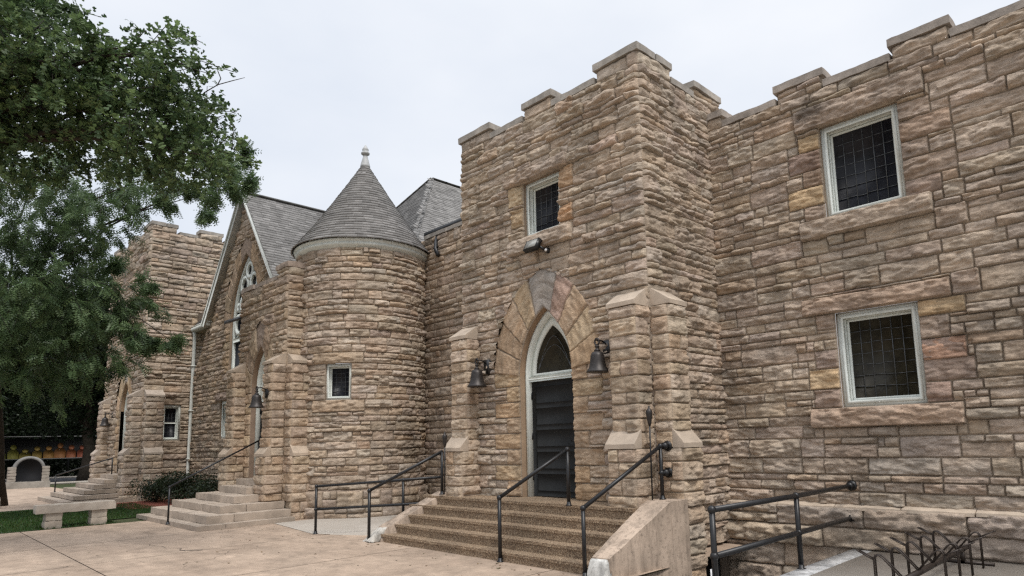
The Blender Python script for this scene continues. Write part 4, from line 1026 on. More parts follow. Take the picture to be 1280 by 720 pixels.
def rail(name, label, tubes, posts=(), balls=(), r=.030, flanges=(), cat='handrail', mat=None):
    root = empty(name, label, cat)
    w_ = W()
    for t in tubes: w_.tube(t, r, 10)
    for b in balls: w_.ball(b, r * 1.45, seg=10)
    w_.build('top_rail', [mat or M_IRON], root)
    for a, b in posts:
        p = W(); p.tube([a, b], r, 10)
        lo = a if a[2] < b[2] else b
        p.lathe([(.055, 0), (.055, .012), (.036, .02), (.034, .06)], lo, 12)
        p.build('post', [mat or M_IRON], root)
    for (a, d) in flanges:
        p = W(); d = np.array(d, float); a = np.array(a, float)
        p.tube([a, a + d * .05], .078, 12); p.tube([a + d * .04, a + d * .15], .052, 10)
        p.build('wall_flange', [mat or M_IRON], root)
    return root
rail('handrail', 'black pipe handrail standing free in the middle of the pebble-finished steps', [[(-1.853, -1.6, .985), (-1.17, -.75, 1.70)]], [((-1.853, -1.6, GR), (-1.853, -1.6, .98)), ((-1.17, -.75, .825), (-1.17, -.75, 1.69))], [(-1.853, -1.6, .985), (-1.17, -.75, 1.70)])
rail('handrail', 'black pipe handrail rising over the stained concrete cheek wall to two wall flanges', [[(-.06, -1.66, .92), (.20, -.16, 1.72)], [(.20, -.16, 1.72), (.22, -.03, 1.72)], [(.20, -.16, 1.32), (.22, -.03, 1.32)]],
     [((-.06, -1.66, GR), (-.06, -1.66, .915)), ((.20, -.16, .93), (.20, -.16, 1.72))], [(-.06, -1.66, .92), (.20, -.16, 1.72), (.20, -.16, 1.32)], flanges=[((.225, .03, 1.72), (0, -1, 0)), ((.225, .03, 1.32), (0, -1, 0))])
rail('handrail', 'black pipe handrail beside the crumbled cheek wall with the whitewashed toe', [[(-5.54, -1.71, .98), (-4.66, -.62, 1.70)]], [((-5.54, -1.71, GR), (-5.54, -1.71, .975)), ((-4.67, -.63, .86), (-4.67, -.63, 1.69))], [(-5.54, -1.71, .98)])
rail('ramp_railing', 'two-bar black pipe railing along the pale ramp below the turret', [[(-7.56, -1.80, 1.01), (-4.80, -.52, 1.19)], [(-7.56, -1.80, .53), (-4.80, -.52, .70)]],
     [((-7.56, -1.8, GR), (-7.56, -1.8, 1.0)), ((-5.62, -.90, .16), (-5.62, -.90, 1.13))], [(-7.56, -1.8, 1.01), (-5.62, -.90, 1.135), (-7.56, -1.8, .53), (-5.62, -.90, .65)], cat='railing', r=.028)
rail('handrail', 'thin black handrail climbing the pale limestone steps to the porch door', [[(-11.57, -3.5, 1.0), (-12.1, -1.25, 2.06)]], [((-11.57, -3.5, .13), (-11.57, -3.5, .99)), ((-12.1, -1.25, 1.02), (-12.1, -1.25, 2.05))], [(-11.57, -3.5, 1.0)], r=.022)
rail('handrail', 'thin black handrail on the small tiered steps at the street end tower', [[(-27.2, -3.3, 1.0), (-25.0, -1.85, 1.64)]], [((-27.2, -3.3, .3), (-27.2, -3.3, .99)), ((-25.0, -1.85, .95), (-25.0, -1.85, 1.63))], r=.024)
rl = rail('stairwell_railing', 'two-bar black pipe railing guarding the basement stairwell and bolted to the side wall', [[(2.13, 2.0, 1.04), (2.13, .12, 1.035), (2.13, -2.0, 1.045)], [(2.13, 2.0, .565), (2.13, .12, .56), (2.13, -2.0, .555)]],
     [((2.13, .12, .10), (2.13, .12, 1.03)), ((2.13, -2.0, .10), (2.13, -2.0, 1.04))], [(2.13, .12, 1.035), (2.13, -2.0, 1.045), (2.13, .12, .56), (2.13, -2.0, .555)], flanges=[((2.13, YW - .03, 1.04), (0, -1, 0)), ((2.13, YW - .08, .565), (0, -1, 0))], cat='railing', r=.034)
tgz = W(); tgz.box((2.09, -2.035, .25), (2.102, -2.005, .42)); tgz.build('cable_tie', [M_TWHITE], rl)

for (x, y, z0, z1, lab) in ((.10, -.28, .93, 2.33, 'slender black pole torch by the stained concrete cheek wall'), (-4.60, -.62, .88, 2.08, 'slender black pole torch at the head of the crumbled cheek wall')):
    rt = empty('pole_torch', lab, 'torch', group='pole torches beside the entrance steps')
    a = W(); a.tube([(x, y, z0), (x + .01, y, z1 - .22)], .012, 8); a.build('pole', [M_IRON], rt)
    a = W(); a.lathe([(.012, -.25), (.03, -.2), (.05, -.06), (.05, -.02), (.035, 0), (.015, .03), (.012, .06)], (x + .01, y, z1 - .06), 12); a.build('torch_head', [M_BRONZE], rt)

def bell(x, y, z, n, lab):
    """wall lantern shaped as a hanging bell; n = direction out of the wall"""
    rt = empty('bell_lantern', lab, 'lantern', group='bell shaped wall lanterns')
    n = np.array((*n, 0.)); t = np.array((-n[1], n[0], 0)); o = np.array((x, y, z)); c = o + n * .32
    a = W(); a.lathe([(.185, -.435), (.195, -.43), (.18, -.405), (.14, -.34), (.122, -.24), (.113, -.16), (.095, -.11), (.05, -.085), (.03, -.08)], c, 28)
    a.lathe([(.17, -.424), (.02, -.42)], c, 28, m=1)
    a.build('bell', [M_BRONZE, M_DARK], rt)
    for k in range(5):
        pass
    h = W(); ring = [c + n * .0 + t * (.045 * math.cos(q)) + np.array((0, 0, .07 + .055 * math.sin(q))) for q in np.linspace(0, 2 * math.pi, 13)]
    h.tube(ring, .016, 6); h.lathe([(.05, -.085), (.055, -.07), (.025, -.045), (.03, -.02), (.045, -.005), (.02, .015)], c, 12)
    h.tube([c + np.array((0, 0, .09)), c - n * .12 + np.array((0, 0, .10)), o + n * .06 + np.array((0, 0, .04))], .014, 8)
    h.build('hanger', [M_BRONZE], rt)
    b = W(); P = [o + t * sx * .075 + n * d + np.array((0, 0, zz)) for d in (-.05, .085) for sx, zz in ((-1, -.17), (1, -.17), (1, .12), (-1, .12))]
    b.add(P, [(0, 1, 2, 3), (4, 5, 6, 7), (0, 1, 5, 4), (1, 2, 6, 5), (2, 3, 7, 6), (3, 0, 4, 7)]); b.build('wall_box', [M_IRON], rt)
bell(-.84, 0, 3.36, (0, -1), 'bell shaped black wall lantern between the arched entrance and the corner buttress')
bell(-3.94, 0, 3.36, (0, -1), 'bell shaped black wall lantern left of the arched entrance door, beside the narrow buttress')
bell(-11.45, -1.28, 3.34, (0, -1), 'bell shaped black wall lantern beside the porch door on its buttress')
bell(-27.1, FY, 3.42, (0, -1), 'dark bell shaped wall lantern on the street end tower')

fl = empty('floodlight', 'small black floodlight under the tower window sill, tilted down', 'floodlight')
fo = np.array((-2.16, -.06, 5.33))
a = W(); a.ball(fo, .055, seg=12); a.tube([fo, fo + np.array((-.04, -.12, .03)), fo + np.array((-.09, -.17, .08))], .03, 8); a.build('mount', [M_IRON], fl)
Rm = np.array(Matrix.Rotation(math.radians(-28), 3, 'X')); ho = fo + np.array((-.20, -.20, .10))
a = W(); a.box((-.17, -.045, -.11), (.17, .045, .11), R=Rm, o=ho); hd = a.build('lamp_head', [M_IRON], fl)
a = W(); a.box((-.14, -.052, -.085), (.14, -.046, .085), R=Rm, o=ho); a.build('lens', [mat_flat('lamp_glass', (.33, .33, .31), .2)], hd)
a = W(); a.ball(fo + np.array((.0, -.055, .0)), .03, seg=8); a.build('sensor', [M_TWHITE], fl)

# ================================================================== GROUND
def sheet(name, rects, z, mat, kind='structure', res=None):
    w_ = W()
    for (x0, y0, x1, y1) in rects: w_.add([(x0, y0, z), (x1, y0, z), (x1, y1, z), (x0, y1, z)], [(0, 1, 2, 3)])
    return tag(w_.build(name, [mat]), kind=kind)
BX0, BX1, BY0, BY1 = 0.45, 2.1, -2.6, 2.2                       # stairwell
sheet('ground', [(-400, -400, BX0, 400), (BX1, -400, 400, 400), (BX0, -400, BX1, BY0), (BX0, BY1, BX1, 400)], 0., M_EARTH)
pl = W(); g_ = .009
xs = [-14.3, -10.3, -7.28, -4.2, -.75, BX0, BX1, 5.2, 8.3, 11.4, 16]; ys = [-24, -18, -12, -9.0, -5.9, BY0, 2.6]
for i in range(len(xs) - 1):
    for j in range(len(ys) - 1):
        if xs[i] == BX0 and ys[j] == BY0: continue
        jx = 0 if xs[i + 1] in (BX0, BX1) or False else g_
        pl.add([(xs[i] + (g_ if xs[i] not in (BX0, BX1) else 0), ys[j] + (g_ if ys[j] != BY0 else 0), GR), (xs[i + 1] - jx, ys[j] + (g_ if ys[j] != BY0 else 0), GR), (xs[i + 1] - jx, ys[j + 1] - (g_ if ys[j + 1] != BY0 else 0), GR), (xs[i] + (g_ if xs[i] not in (BX0, BX1) else 0), ys[j + 1] - (g_ if ys[j + 1] != BY0 else 0), GR)], [(0, 1, 2, 3)])
tag(pl.build('plaza_pavement', [M_PLAZA]), kind='structure')
jb_ = W(); jb_.add([(-14.3, -24, .009), (BX0, -24, .009), (BX0, 2.6, .009), (-14.3, 2.6, .009), (BX1, -24, .009), (16, -24, .009), (16, 2.6, .009), (BX1, 2.6, .009)], [(0, 1, 2, 3), (4, 5, 6, 7)])
tag(jb_.build('pavement_joints', [mat_flat('joint_dirt', (.07, .05, .04), .95)]), kind='structure')
cc_ = W(); rr = np.random.default_rng(8)
def crack(p, q, n=16, wd=.012, amp=.10):
    a = np.array(p); b = np.array(q); d = b - a; L = np.linalg.norm(d); d /= L; nn = np.array((-d[1], d[0])); pts = []
    for i in range(n + 1):
        t = i / n; pts.append((a + d * L * t + nn * amp * (fbm(np.array(t * 5.), p[0], p[1], 3) - .5) * 2, wd * (.35 + rr.uniform(0, 1))))
    V = []
    for c, ww in pts: V += [(*(c - nn * ww / 2), GR + .004), (*(c + nn * ww / 2), GR + .004)]
    cc_.add(V, [(2 * i, 2 * i + 2, 2 * i + 3, 2 * i + 1) for i in range(n)])
crack((-7.4, -4.35), (-9.1, -4.55), wd=.014, amp=.25); crack((-7.28, -4.1), (-7.6, -4.4), 6, .06, .05); crack((-6.9, -3.4), (-5.6, -4.9), wd=.008, amp=.3); crack((-6.2, -2.8), (-6.9, -3.9), wd=.007, amp=.2); crack((-5.1, -3.3), (-3.9, -3.0), wd=.007, amp=.15)
for k in range(26):
    x, y = rr.uniform(-12, 0), rr.uniform(-7, -2.2); s = rr.uniform(.006, .022)
    cc_.add([(x - s, y - s * .6, GR + .004), (x + s, y - s, GR + .004), (x + s * .7, y + s, GR + .004), (x - s * .8, y + s * .7, GR + .004)], [(0, 1, 2, 3)])
tag(cc_.build('pavement_cracks', [mat_flat('crack_dirt', (.09, .07, .055), .95)]), kind='structure')
lt = W(); nl_ = 90
lx_ = np.concatenate([rr.uniform(-12, 0, 40), rr.uniform(-5.3, -.2, 30), rr.uniform(-10.5, -7.5, 20)]); ly_ = np.concatenate([rr.uniform(-6.5, -1.9, 40), rr.uniform(-2.1, -1.62, 30), rr.uniform(-3.6, -1.6, 20)])
la_ = rr.uniform(0, 6.28, nl_); dl_ = np.stack([np.cos(la_), np.sin(la_), rr.uniform(-.1, .25, nl_)], 1); sl2 = np.stack([-np.sin(la_), np.cos(la_), rr.uniform(-.1, .2, nl_)], 1)
rp = W()
rp.add([(-10.35, -1.5, .028), (-7.62, -1.84, .028), (-7.2, -1.66, .03), (-4.78, -.5, .21), (-4.78, 2.6, .21), (-7.6, 2.6, .03), (-10.35, 2.6, .028), (-7.2, -1.66, .0), (-4.78, -.5, .0)], [(2, 3, 4, 5)], polys=[(0, 1, 2, 5, 6), (2, 7, 8, 3)])
tag(rp.build('ramp', [M_SLAB]), kind='structure')
sb = W(); sb.box((2.38, -3.2, .0), (14, YW - .06, .10)); sb.box((2.1, -3.2, -1.5), (2.372, YW - .06, .104), m=1)
tag(sb.build('raised_slab', [M_SLAB, M_CONC]), kind='structure')
for v_ in sb.c: v_[:, :3] = (.37, .31, .25)
pit = W(); pit.add([(BX0, BY0, -1.5), (BX1, BY0, -1.5), (BX1, BY1, -1.5), (BX0, BY1, -1.5), (BX0, BY0, .02), (BX1, BY0, .02), (BX0, -1.58, -1.5), (BX0, -1.58, .02)], [(0, 1, 2, 3), (0, 1, 5, 4), (0, 6, 7, 4)], (.25, .2, .16))
tag(pit.build('stairwell_floor', [M_CONC]), kind='structure')

# left side: lawn, mulch, path, street
sheet('lawn', [(-22.3, -30, -14.32, -3.9), (-22.3, -3.9, -15.6, -1.85)], .024, M_LAWN)
sheet('mulch_bed', [(-22.3, -1.85, -15.4, .3), (-22.3, -2.6, -18.6, -1.85)], .036, M_MULCH)
sheet('footpath', [(-42, -30, -22.3, -1.4)], .02, M_PLAZA)
sheet('street', [(-57, -200, -45, 200)], .012, M_ASPH)
kb = W(); kb.box((-45, -200, 0), (-44.8, 200, .14)); kb.box((-57.2, -200, 0), (-57, 200, .14)); tag(kb.build('kerb', [M_SLAB]), kind='structure')
gb = W(); r_ = np.random.default_rng(4); n = 26000
gx, gy = r_.uniform(-21.5, -14.34, n), r_.uniform(-8.5, -1.9, n); ok = (gx < -15.6) | (gy < -3.9); gx, gy = gx[ok], gy[ok]; n = len(gx)
an = r_.uniform(0, 6.28, n); hh = r_.uniform(.03, .075, n); ww = .009; lx, ly = r_.normal(0, .02, n), r_.normal(0, .02, n)
V = np.stack([np.stack([gx - ww * np.cos(an), gy - ww * np.sin(an), np.full(n, .024)], 1), np.stack([gx + ww * np.cos(an), gy + ww * np.sin(an), np.full(n, .024)], 1), np.stack([gx + lx + .002, gy + ly, .024 + hh], 1), np.stack([gx + lx - .002, gy + ly, .024 + hh], 1)], 1).reshape(-1, 3)
gc = np.repeat(np.stack([r_.uniform(.03, .07, n), r_.uniform(.07, .12, n), r_.uniform(.015, .03, n)], 1), 4, 0)
gb.add(V, np.arange(4 * n).reshape(-1, 4), gc); tag(gb.build('grass', [M_LEAF]), kind='stuff')

# ================================================================== BENCH, MONUMENT, RACK
be = empty('stone_bench', 'rough pale stone bench on two block legs at the edge of the lawn', 'bench')
a = W(); a.rbox((-14.85, -5.62, .40), (-14.36, -3.95, .60), res=.05, amp=.018, col=(.37, .325, .275), seed=3, fr=7); a.build('seat', [M_CUT], be)
for y0 in (-5.42, -4.48):
    a = W(); a.rbox((-14.80, y0, .02), (-14.40, y0 + .36, .205), res=.045, amp=.022, col=(.40, .345, .285), seed=y0, fr=8); a.rbox((-14.79, y0 + .01, .21), (-14.41, y0 + .35, .40), res=.045, amp=.02, col=(.41, .36, .30), seed=y0 + 4, fr=8)
    a.build('leg', [M_CUT], be)
def monument(name, lab, X, y0, y1, hgt):
    mo = empty(name, lab, 'monument'); w_ = (y1 - y0); c = (y0 + y1) / 2
    a = W(); a.rbox((X - .3, y0 - .05, 0), (X + .3, y1 + .05, .38), res=.12, amp=.03, col=(.29, .265, .23), seed=X); a.build('base', [M_CUT], mo)
    for yy in (y0, y1 - .36):
        a = W(); n = 5
        for k in range(n): a.rbox((X - .22, yy + .01 * (k % 2), .38 + k * (hgt * .62) / n), (X + .22, yy + .36 - .01 * (k % 2), .38 + (k + 1) * (hgt * .62) / n - .01), res=.1, amp=.025, col=(.31, .275, .235), seed=k + yy)
        a.build('pillar', [M_CUT], mo)
    a = W(); R_ = w_ / 2 - .36; fm = plane((X, 0, 0), (0, 1, 0), (1, 0, 0)); zs = .38 + hgt * .5
    pts = [(c - R_, .385)] + [(c - R_ * math.cos(t), zs + R_ * math.sin(t)) for t in np.linspace(0, math.pi, 18)] + [(c + R_, .385)]
    a.poly_extrude(pts, fm, .16, -.12); a.build('granite_panel', [mat_flat('black_granite', (.008, .008, .009), .7, 0, .15)], mo)
    a = W(); Ro = R_ + .16; an_ = np.linspace(.12, math.pi * .95, 20)
    a.ring_extrude([(c - Ro * math.cos(t), zs + Ro * math.sin(t)) for t in an_], [(c - R_ * 1.01 * math.cos(t), zs + R_ * 1.01 * math.sin(t)) for t in an_], fm, .14, -.25, (.22, .215, .205), closed=False)
    a.build('arch_cap', [M_CUT], mo)
monument('arched_monument', 'arched black granite tablet framed in pale stone beside the footpath', -41, -3.35, -1.5, 1.35)
mo2 = W(); mo2.rbox((-24.6, -7.0, 0), (-24.0, -5.30, .42), res=.08, amp=.03, col=(.4, .36, .31), seed=9)
m2 = tag(mo2.build('stone_block', [M_CUT]), 'low pale stone block with a dark rounded top on the lawn', 'stone block')
mo2 = W(); mo2.lathe([(.62, 0), (.6, .16), (.42, .36), (.12, .45)], (-24.3, -6.05, .42), 20); mo2.build('dark_top', [M_DARK], m2)

rk = empty('bicycle_rack', 'brown wire bicycle rack with bent loops on the pale slab', 'bicycle rack')
RX = 3.62
a = W(); a.bar((RX, -1.2, .28), (RX, 1.95, .28), .05, .05); a.bar((RX, -.9, .10), (RX, -.9, .28), .05, .05); a.bar((RX, 1.7, .10), (RX, 1.7, .28), .05, .05); a.bar((RX - .35, -.9, .12), (RX + .35, -.9, .12), .05, .04); a.bar((RX - .35, 1.7, .12), (RX + .35, 1.7, .12), .05, .04)
a.build('base_bar', [M_RACK], rk)
def loop(y, sd, h):
    w_ = W()
    T = RX - sd * .27
    for dy in (-.028, .028):
        yy = y + dy
        w_.tube([(RX + sd * .03, yy, .27), (RX - sd * .17, yy, h - .03), (RX - sd * .21, yy, h), (RX - sd * .25, yy, h), (T, yy, h - .035), (T, yy, .10)], .0085, 6)
        w_.tube([(T, yy, h - .05), (T - sd * .15, yy, h + .025)], .0085, 6)
    e = T - sd * .15
    w_.tube([(e, y - .028, h + .025), (e - sd * .02, y - .015, h + .033), (e - sd * .02, y + .015, h + .033), (e, y + .028, h + .025)], .0085, 6)
    w_.build('wire_loop', [M_RACK], rk)
for k in range(5): loop(-.75 + k * .56, 1, .52)
for k in range(4): loop(-.2 + k * .56, -1, .54)

# ================================================================== TREES AND SHRUBS
def rot_frames(n, r, droop=0.):
    """random orthonormal frames: direction d (drooping), side s, normal"""
    d = r.normal(0, 1, (n, 3)); d[:, 2] = d[:, 2] * .5 - droop; d /= np.linalg.norm(d, axis=1, keepdims=True)
    q = r.normal(0, 1, (n, 3)); s = np.cross(d, q); s /= np.linalg.norm(s, axis=1, keepdims=True)
    return d, s, np.cross(d, s)
OAK = np.array([(0,0),(.18,.05),(.26,.20),(.40,.24),(.38,.08),(.52,.10),(.62,.30),(.76,.28),(.72,.09),(.86,.12),(1,.0)])
OAK = np.concatenate([OAK, (OAK[1:-1] * (1, -1))[::-1]])
def oak_leaves(w, P, D, S, size, cols):
    nv = len(OAK)
    Nn = np.cross(D, S)
    V = P[:, None, :] + size[:, None, None] * (OAK[None, :, 0:1] * D[:, None, :] + OAK[None, :, 1:2] * .95 * S[:, None, :] - (np.abs(OAK[None, :, 1:2]) * .35 + OAK[None, :, 0:1] ** 2 * .18) * Nn[:, None, :])
    n = len(P); b = np.arange(n)[:, None] * nv
    # strips of quads between mirrored outline points
    up = list(range(1, 10)); lo = [nv - k for k in range(1, 10)]
    Q = [(0, up[0], lo[0], lo[0])]
    quads = np.array([(lo[k], lo[k + 1], up[k + 1], up[k]) for k in range(8)])
    allq = (b[:, :, None] * 1 + quads[None].reshape(1, 1, -1)).reshape(n, 8, 4)
    w.add(V.reshape(-1, 3), allq.reshape(-1, 4), np.repeat(cols, nv, 0))
def cluster_pts(c, R, n, r, flat=.8):
    q = r.normal(0, 1, (n, 3)); q /= np.linalg.norm(q, axis=1, keepdims=True)
    rad = R * r.uniform(.15, 1, n) ** .55
    q = q * rad[:, None]; q[:, 2] *= flat
    return np.asarray(c) + q
def leaf_cols(n, r, lo, hi):
    t = r.uniform(0, 1, (n, 1)) ** 1.3
    return np.asarray(lo) * (1 - t) + np.asarray(hi) * t

def oak_crown(w, clusters, seed=0, lo=(.045,.082,.034), hi=(.17,.245,.095), size=(.11, .19), per=1.0):
    r = np.random.default_rng(seed)
    for c, R, dens in clusters:
        nt = int(62 * dens * per * (R / .7) ** 2)
        B = cluster_pts(c, R, nt, r)
        d, s, n_ = rot_frames(nt, r, .25)
        out = (B - c); out /= np.maximum(np.linalg.norm(out, axis=1, keepdims=True), .05)
        d = d * .7 + out * .7 - np.array((0, 0, .25)); d /= np.linalg.norm(d, axis=1, keepdims=True)
        k = 9
        L = r.uniform(.18, .42, nt)
        for i in range(k):
            t = (i + .5) / k
            P = B + d * (L * t)[:, None] + r.normal(0, .02, (nt, 3))
            dd = d * .6 + r.normal(0, .6, (nt, 3)) - np.array((0, 0, .35)); dd /= np.linalg.norm(dd, axis=1, keepdims=True)
            q = np.array((0, 0, 1.)) + r.normal(0, .55, (nt, 3)); ss = np.cross(dd, q); ss /= np.maximum(np.linalg.norm(ss, axis=1, keepdims=True), 1e-3)
            oak_leaves(w, P, dd, ss, r.uniform(size[0], size[1], nt), leaf_cols(nt, r, lo, hi))
        for i in range(0, nt, 3):
            a = B[i] - d[i] * .15; w.bar(a, B[i] + d[i] * L[i], .008, .008, (.035, .028, .02))

def frond_crown(w, clusters, seed=0, lo=(.045,.08,.034), hi=(.15,.22,.095), fl=.30, leaf=.085, per=1.0, pairs=5):
    r = np.random.default_rng(seed)
    for c, R, dens in clusters:
        n = int(560 * dens * per * (R / 1.1) ** 2)
        nb = max(6, n // 22)                                  # drooping sprays that carry fronds
        B = cluster_pts(c, R, nb, r, .75)
        d = B - np.asarray(c); d /= np.maximum(np.linalg.norm(d, axis=1, keepdims=True), .05)
        d = d * .8 + r.normal(0, .35, (nb, 3)) - np.array((0, 0, .35)); d /= np.linalg.norm(d, axis=1, keepdims=True)
        L = r.uniform(.4, .95, nb) * min(1, R)
        idx = np.repeat(np.arange(nb), 22)
        t = r.uniform(0, 1, len(idx))
        P = B[idx] + d[idx] * (L[idx] * t)[:, None] - np.array((0, 0, .22)) * (t ** 2 * L[idx])[:, None]
        fd = d[idx] * .5 + r.normal(0, .55, (len(idx), 3)) - np.array((0, 0, .35)); fd /= np.linalg.norm(fd, axis=1, keepdims=True)
        up = np.array((0, 0, 1.)) + r.normal(0, .5, (len(idx), 3)); sd = np.cross(fd, up); sd /= np.maximum(np.linalg.norm(sd, axis=1, keepdims=True), 1e-3)
        nn_ = np.cross(sd, fd); F = fl * r.uniform(.7, 1.2, len(idx))
        V = []; m_ = len(idx); col = leaf_cols(m_, r, lo, hi)
        for k in range(pairs):
            u = (k + .6) / pairs; ll = leaf * (1.1 - .5 * abs(u - .45))
            for sg in (-1, 1):
                b0 = P + fd * (F * u)[:, None] - nn_ * (F * u * u * .25)[:, None]
                tip = b0 + sd * sg * ll + fd * ll * .35 - nn_ * ll * .25
                md = (b0 + tip) / 2
                V.append(np.stack([b0, md + fd * ll * .24, tip, md - fd * ll * .24], 1))
        V = np.stack(V, 1).reshape(-1, 3)
        w.add(V, np.arange(len(V)).reshape(-1, 4), np.repeat(col, pairs * 2 * 4, 0))
        for i in range(0, nb, 2): w.bar(B[i] - d[i] * .2, B[i] + d[i] * L[i], .009, .009, (.03, .025, .02))

def leafball(w, clusters, seed=0, lo=(.012,.022,.01), hi=(.04,.062,.026), size=.16, per=1.):
    r = np.random.default_rng(seed)
    for c, R, dens in clusters:
        n = int(900 * dens * per * (R / 1.5) ** 2)
        P = cluster_pts(c, R, n, r, .85); d, s, q = rot_frames(n, r, .3); z = size * r.uniform(.6, 1.3, n)[:, None]
        V = np.stack([P, P + d * z * .5 + s * z * .32, P + d * z - q * z * .1, P + d * z * .5 - s * z * .32], 1).reshape(-1, 3)
        w.add(V, np.arange(4 * n).reshape(-1, 4), np.repeat(leaf_cols(n, r, lo, hi), 4, 0))

def limbs(w, root, targets, r0, r):
    root = np.asarray(root, float)
    for T in targets:
        T = np.asarray(T, float); d = T - root; pts = []
        n = 7
        for i in range(n):
            t = i / (n - 1); p = root + d * t + np.array((0, 0, 1)) * np.linalg.norm(d) * .12 * math.sin(math.pi * t) + r.normal(0, .05, 3) * np.linalg.norm(d) * .25 * math.sin(math.pi * t)
            pts.append(tuple(p))
        w.tube(pts, [r0 * (1 - .85 * i / (n - 1)) for i in range(n)], 7)
def trunk(w, base, top, r0, r1, r):
    base, top = np.asarray(base, float), np.asarray(top, float); n = 9
    pts = [tuple(base + (top - base) * i / (n - 1) + (r.normal(0, .04, 3) * (0 < i < n - 1) * r0 * 4)) for i in range(n)]
    w.tube(pts, [r0 * (1.35 if i == 0 else 1) * (1 - i / (n - 1)) + r1 * i / (n - 1) for i in range(n)], 12)

PXM = F_PX
def cl(items, depth, spread=.8, seed=0, dens=1.):
    r = np.random.default_rng(seed); out = []
    for it in items:
        u, v, rp = it[:3]; dn = it[3] if len(it) > 3 else 1.
        dd = depth + r.uniform(-spread, spread); out.append((at(u, v, dd), rp / PXM * dd, dens * dn))
    return out
r_ = np.random.default_rng(3)
oak_leaves(lt, np.stack([lx_, ly_, np.full(nl_, GR + .012)], 1), dl_, sl2, rr.uniform(.03, .075, nl_), np.stack([rr.uniform(.08, .22, nl_), rr.uniform(.07, .13, nl_), rr.uniform(.02, .05, nl_)], 1))
tag(lt.build('leaf_litter', [M_LEAF]), kind='stuff')
# big oak overhanging from the left, about 11 m from the camera
oak = empty('oak_tree', 'large lobed-leaf oak overhanging the lawn, its trunk outside the photo at the left', 'tree')
oc = cl([(-60,-40,90),(0,-30,85),(20,35,70),(75,62,58),(120,92,55),(165,92,48),(196,66,32),(212,58,28,.8),(228,72,26,.8),(238,98,32),(222,120,42),(180,135,55),(130,140,60),(70,120,65),(20,120,70),(-50,110,90),
         (235,150,42),(255,172,36),(262,196,34,.8),(285,190,20,.6),(205,180,52),(165,185,45),(100,180,50),(40,185,55),(-20,190,60),(220,205,32),(248,80,14,.6),(45,10,40),(-20,50,70),(70,90,55),(150,60,26,.7),(255,205,26,.7)], 10.8, 1.0, 2, 1.15)
a = W(); oak_crown(a, oc, 7, per=.85); a.build('crown', [M_LEAF], oak)
a = W(); ob = at(-230, 640, 10.5); ob[2] = 0.; ot = at(-190, 120, 10.8)
trunk(a, ob, ot, .34, .2, r_); limbs(a, at(-200, 250, 10.7), [c for c, R, d in oc[::2]], .085, r_)
for pts in ([(255, 116, 10.6), (272, 106, 10.6), (290, 101, 10.6), (306, 97, 10.6)], [(272, 106, 10.6), (276, 98, 10.62), (272, 88, 10.6)]): a.tube([at(*p) for p in pts], [.009, .008, .007, .004][:len(pts)], 5)
a.build('trunk', [M_BARK], oak)
# honey locust with fine drooping leaves behind it
loc = empty('locust_tree', 'feathery fine-leaved tree with drooping sprays beside the street end tower', 'tree')
lc = cl([(40,215,60),(110,225,55),(165,225,45),(180,225,28),(222,222,16,.8),(240,232,11,.7),(215,250,12,.6),(270,202,12,.7),(286,210,8,.6),(110,262,45,.8),(60,268,60),(0,260,70),(128,262,24,.7),
         (30,320,58),(90,322,42,.75),(120,312,32,.6),(125,335,20,.7),(150,330,8,.8),(0,380,70),(60,385,62),(115,388,52),(128,395,28),(145,415,18),(168,418,10),(188,424,7),(60,440,60),(110,442,45),(140,440,26),(312,190,9,2),(318,228,8,2),(300,236,10,2),(282,228,12,2),(250,262,11,2),(262,240,12,2),(186,350,7,1),(180,430,7,1.2),(214,426,6,1.2),(10,440,60),(-50,320,80),(-60,420,80),
         (150,372,13,.8),(135,365,40),(85,360,45)], 18.5, 1.6, 4, 1.1)
a = W(); frond_crown(a, lc, 8, per=.75); a.build('crown', [M_LEAF], loc)
a = W(); lb = at(3, 615, 24); lb[2] = 0.; trunk(a, lb, at(-10, 330, 21), .16, .1, r_); limbs(a, at(-5, 420, 22), [c for c, R, d in lc[::3]], .05, r_)
a.build('trunk', [M_BARK], loc)
# trees across the street
def tree(name, lab, x, y, h, R, seed, lo=(.010,.018,.008), hi=(.03,.048,.02), size=.22, lift=.45, tr=.28, per=1.):
    r = np.random.default_rng(seed); e = empty(name, lab, 'tree', group='trees beyond the lawn and across the street')
    cs = []
    for k in range(16):
        a_ = r.uniform(0, 6.28); q = r.uniform(.1, 1) ** .6
        cs.append((np.array((x + R * .75 * q * math.cos(a_), y + R * .75 * q * math.sin(a_), h * (lift + (1 - lift) * r.uniform(.05, .95)))), R * r.uniform(.38, .6), 1.))
    a = W(); leafball(a, cs, seed, lo, hi, size, per); a.build('crown', [M_LEAF], e)
    a = W(); trunk(a, (x, y, 0), (x + .2, y, h * .7), tr, tr * .5, r); limbs(a, (x, y, h * lift * .8), [c for c, R_, d in cs[::2]], tr * .4, r); a.build('trunk', [M_BARK], e)
tree('shade_tree', 'dark shade tree whose bare trunk stands between the arched tablet and the tower steps', -47.5, 1.4, 13, 6.0, 31, lift=.30, tr=.38, per=1.3)
tree('shade_tree', 'dark shade tree filling the gap above the arched tablet', -50, -6, 12, 5.5, 32, lift=.34, per=1.3)
tree('shade_tree', 'dense dark tree rising behind the painted board, nearest the tower', -64, 8, 15, 7, 33, lift=.2, per=1.2)
tree('shade_tree', 'dense dark tree rising behind the middle of the painted board', -66, -1, 14, 7, 34, lift=.2, per=1.2)
tree('shade_tree', 'dense dark tree at the left end of the street, half outside the photo', -62, -12, 15, 7, 35, lift=.2, per=1.2)
tree('shade_tree', 'low dark tree farthest back along the street beside the pale house', -80, 2, 16, 9, 36, lift=.12, size=.3)
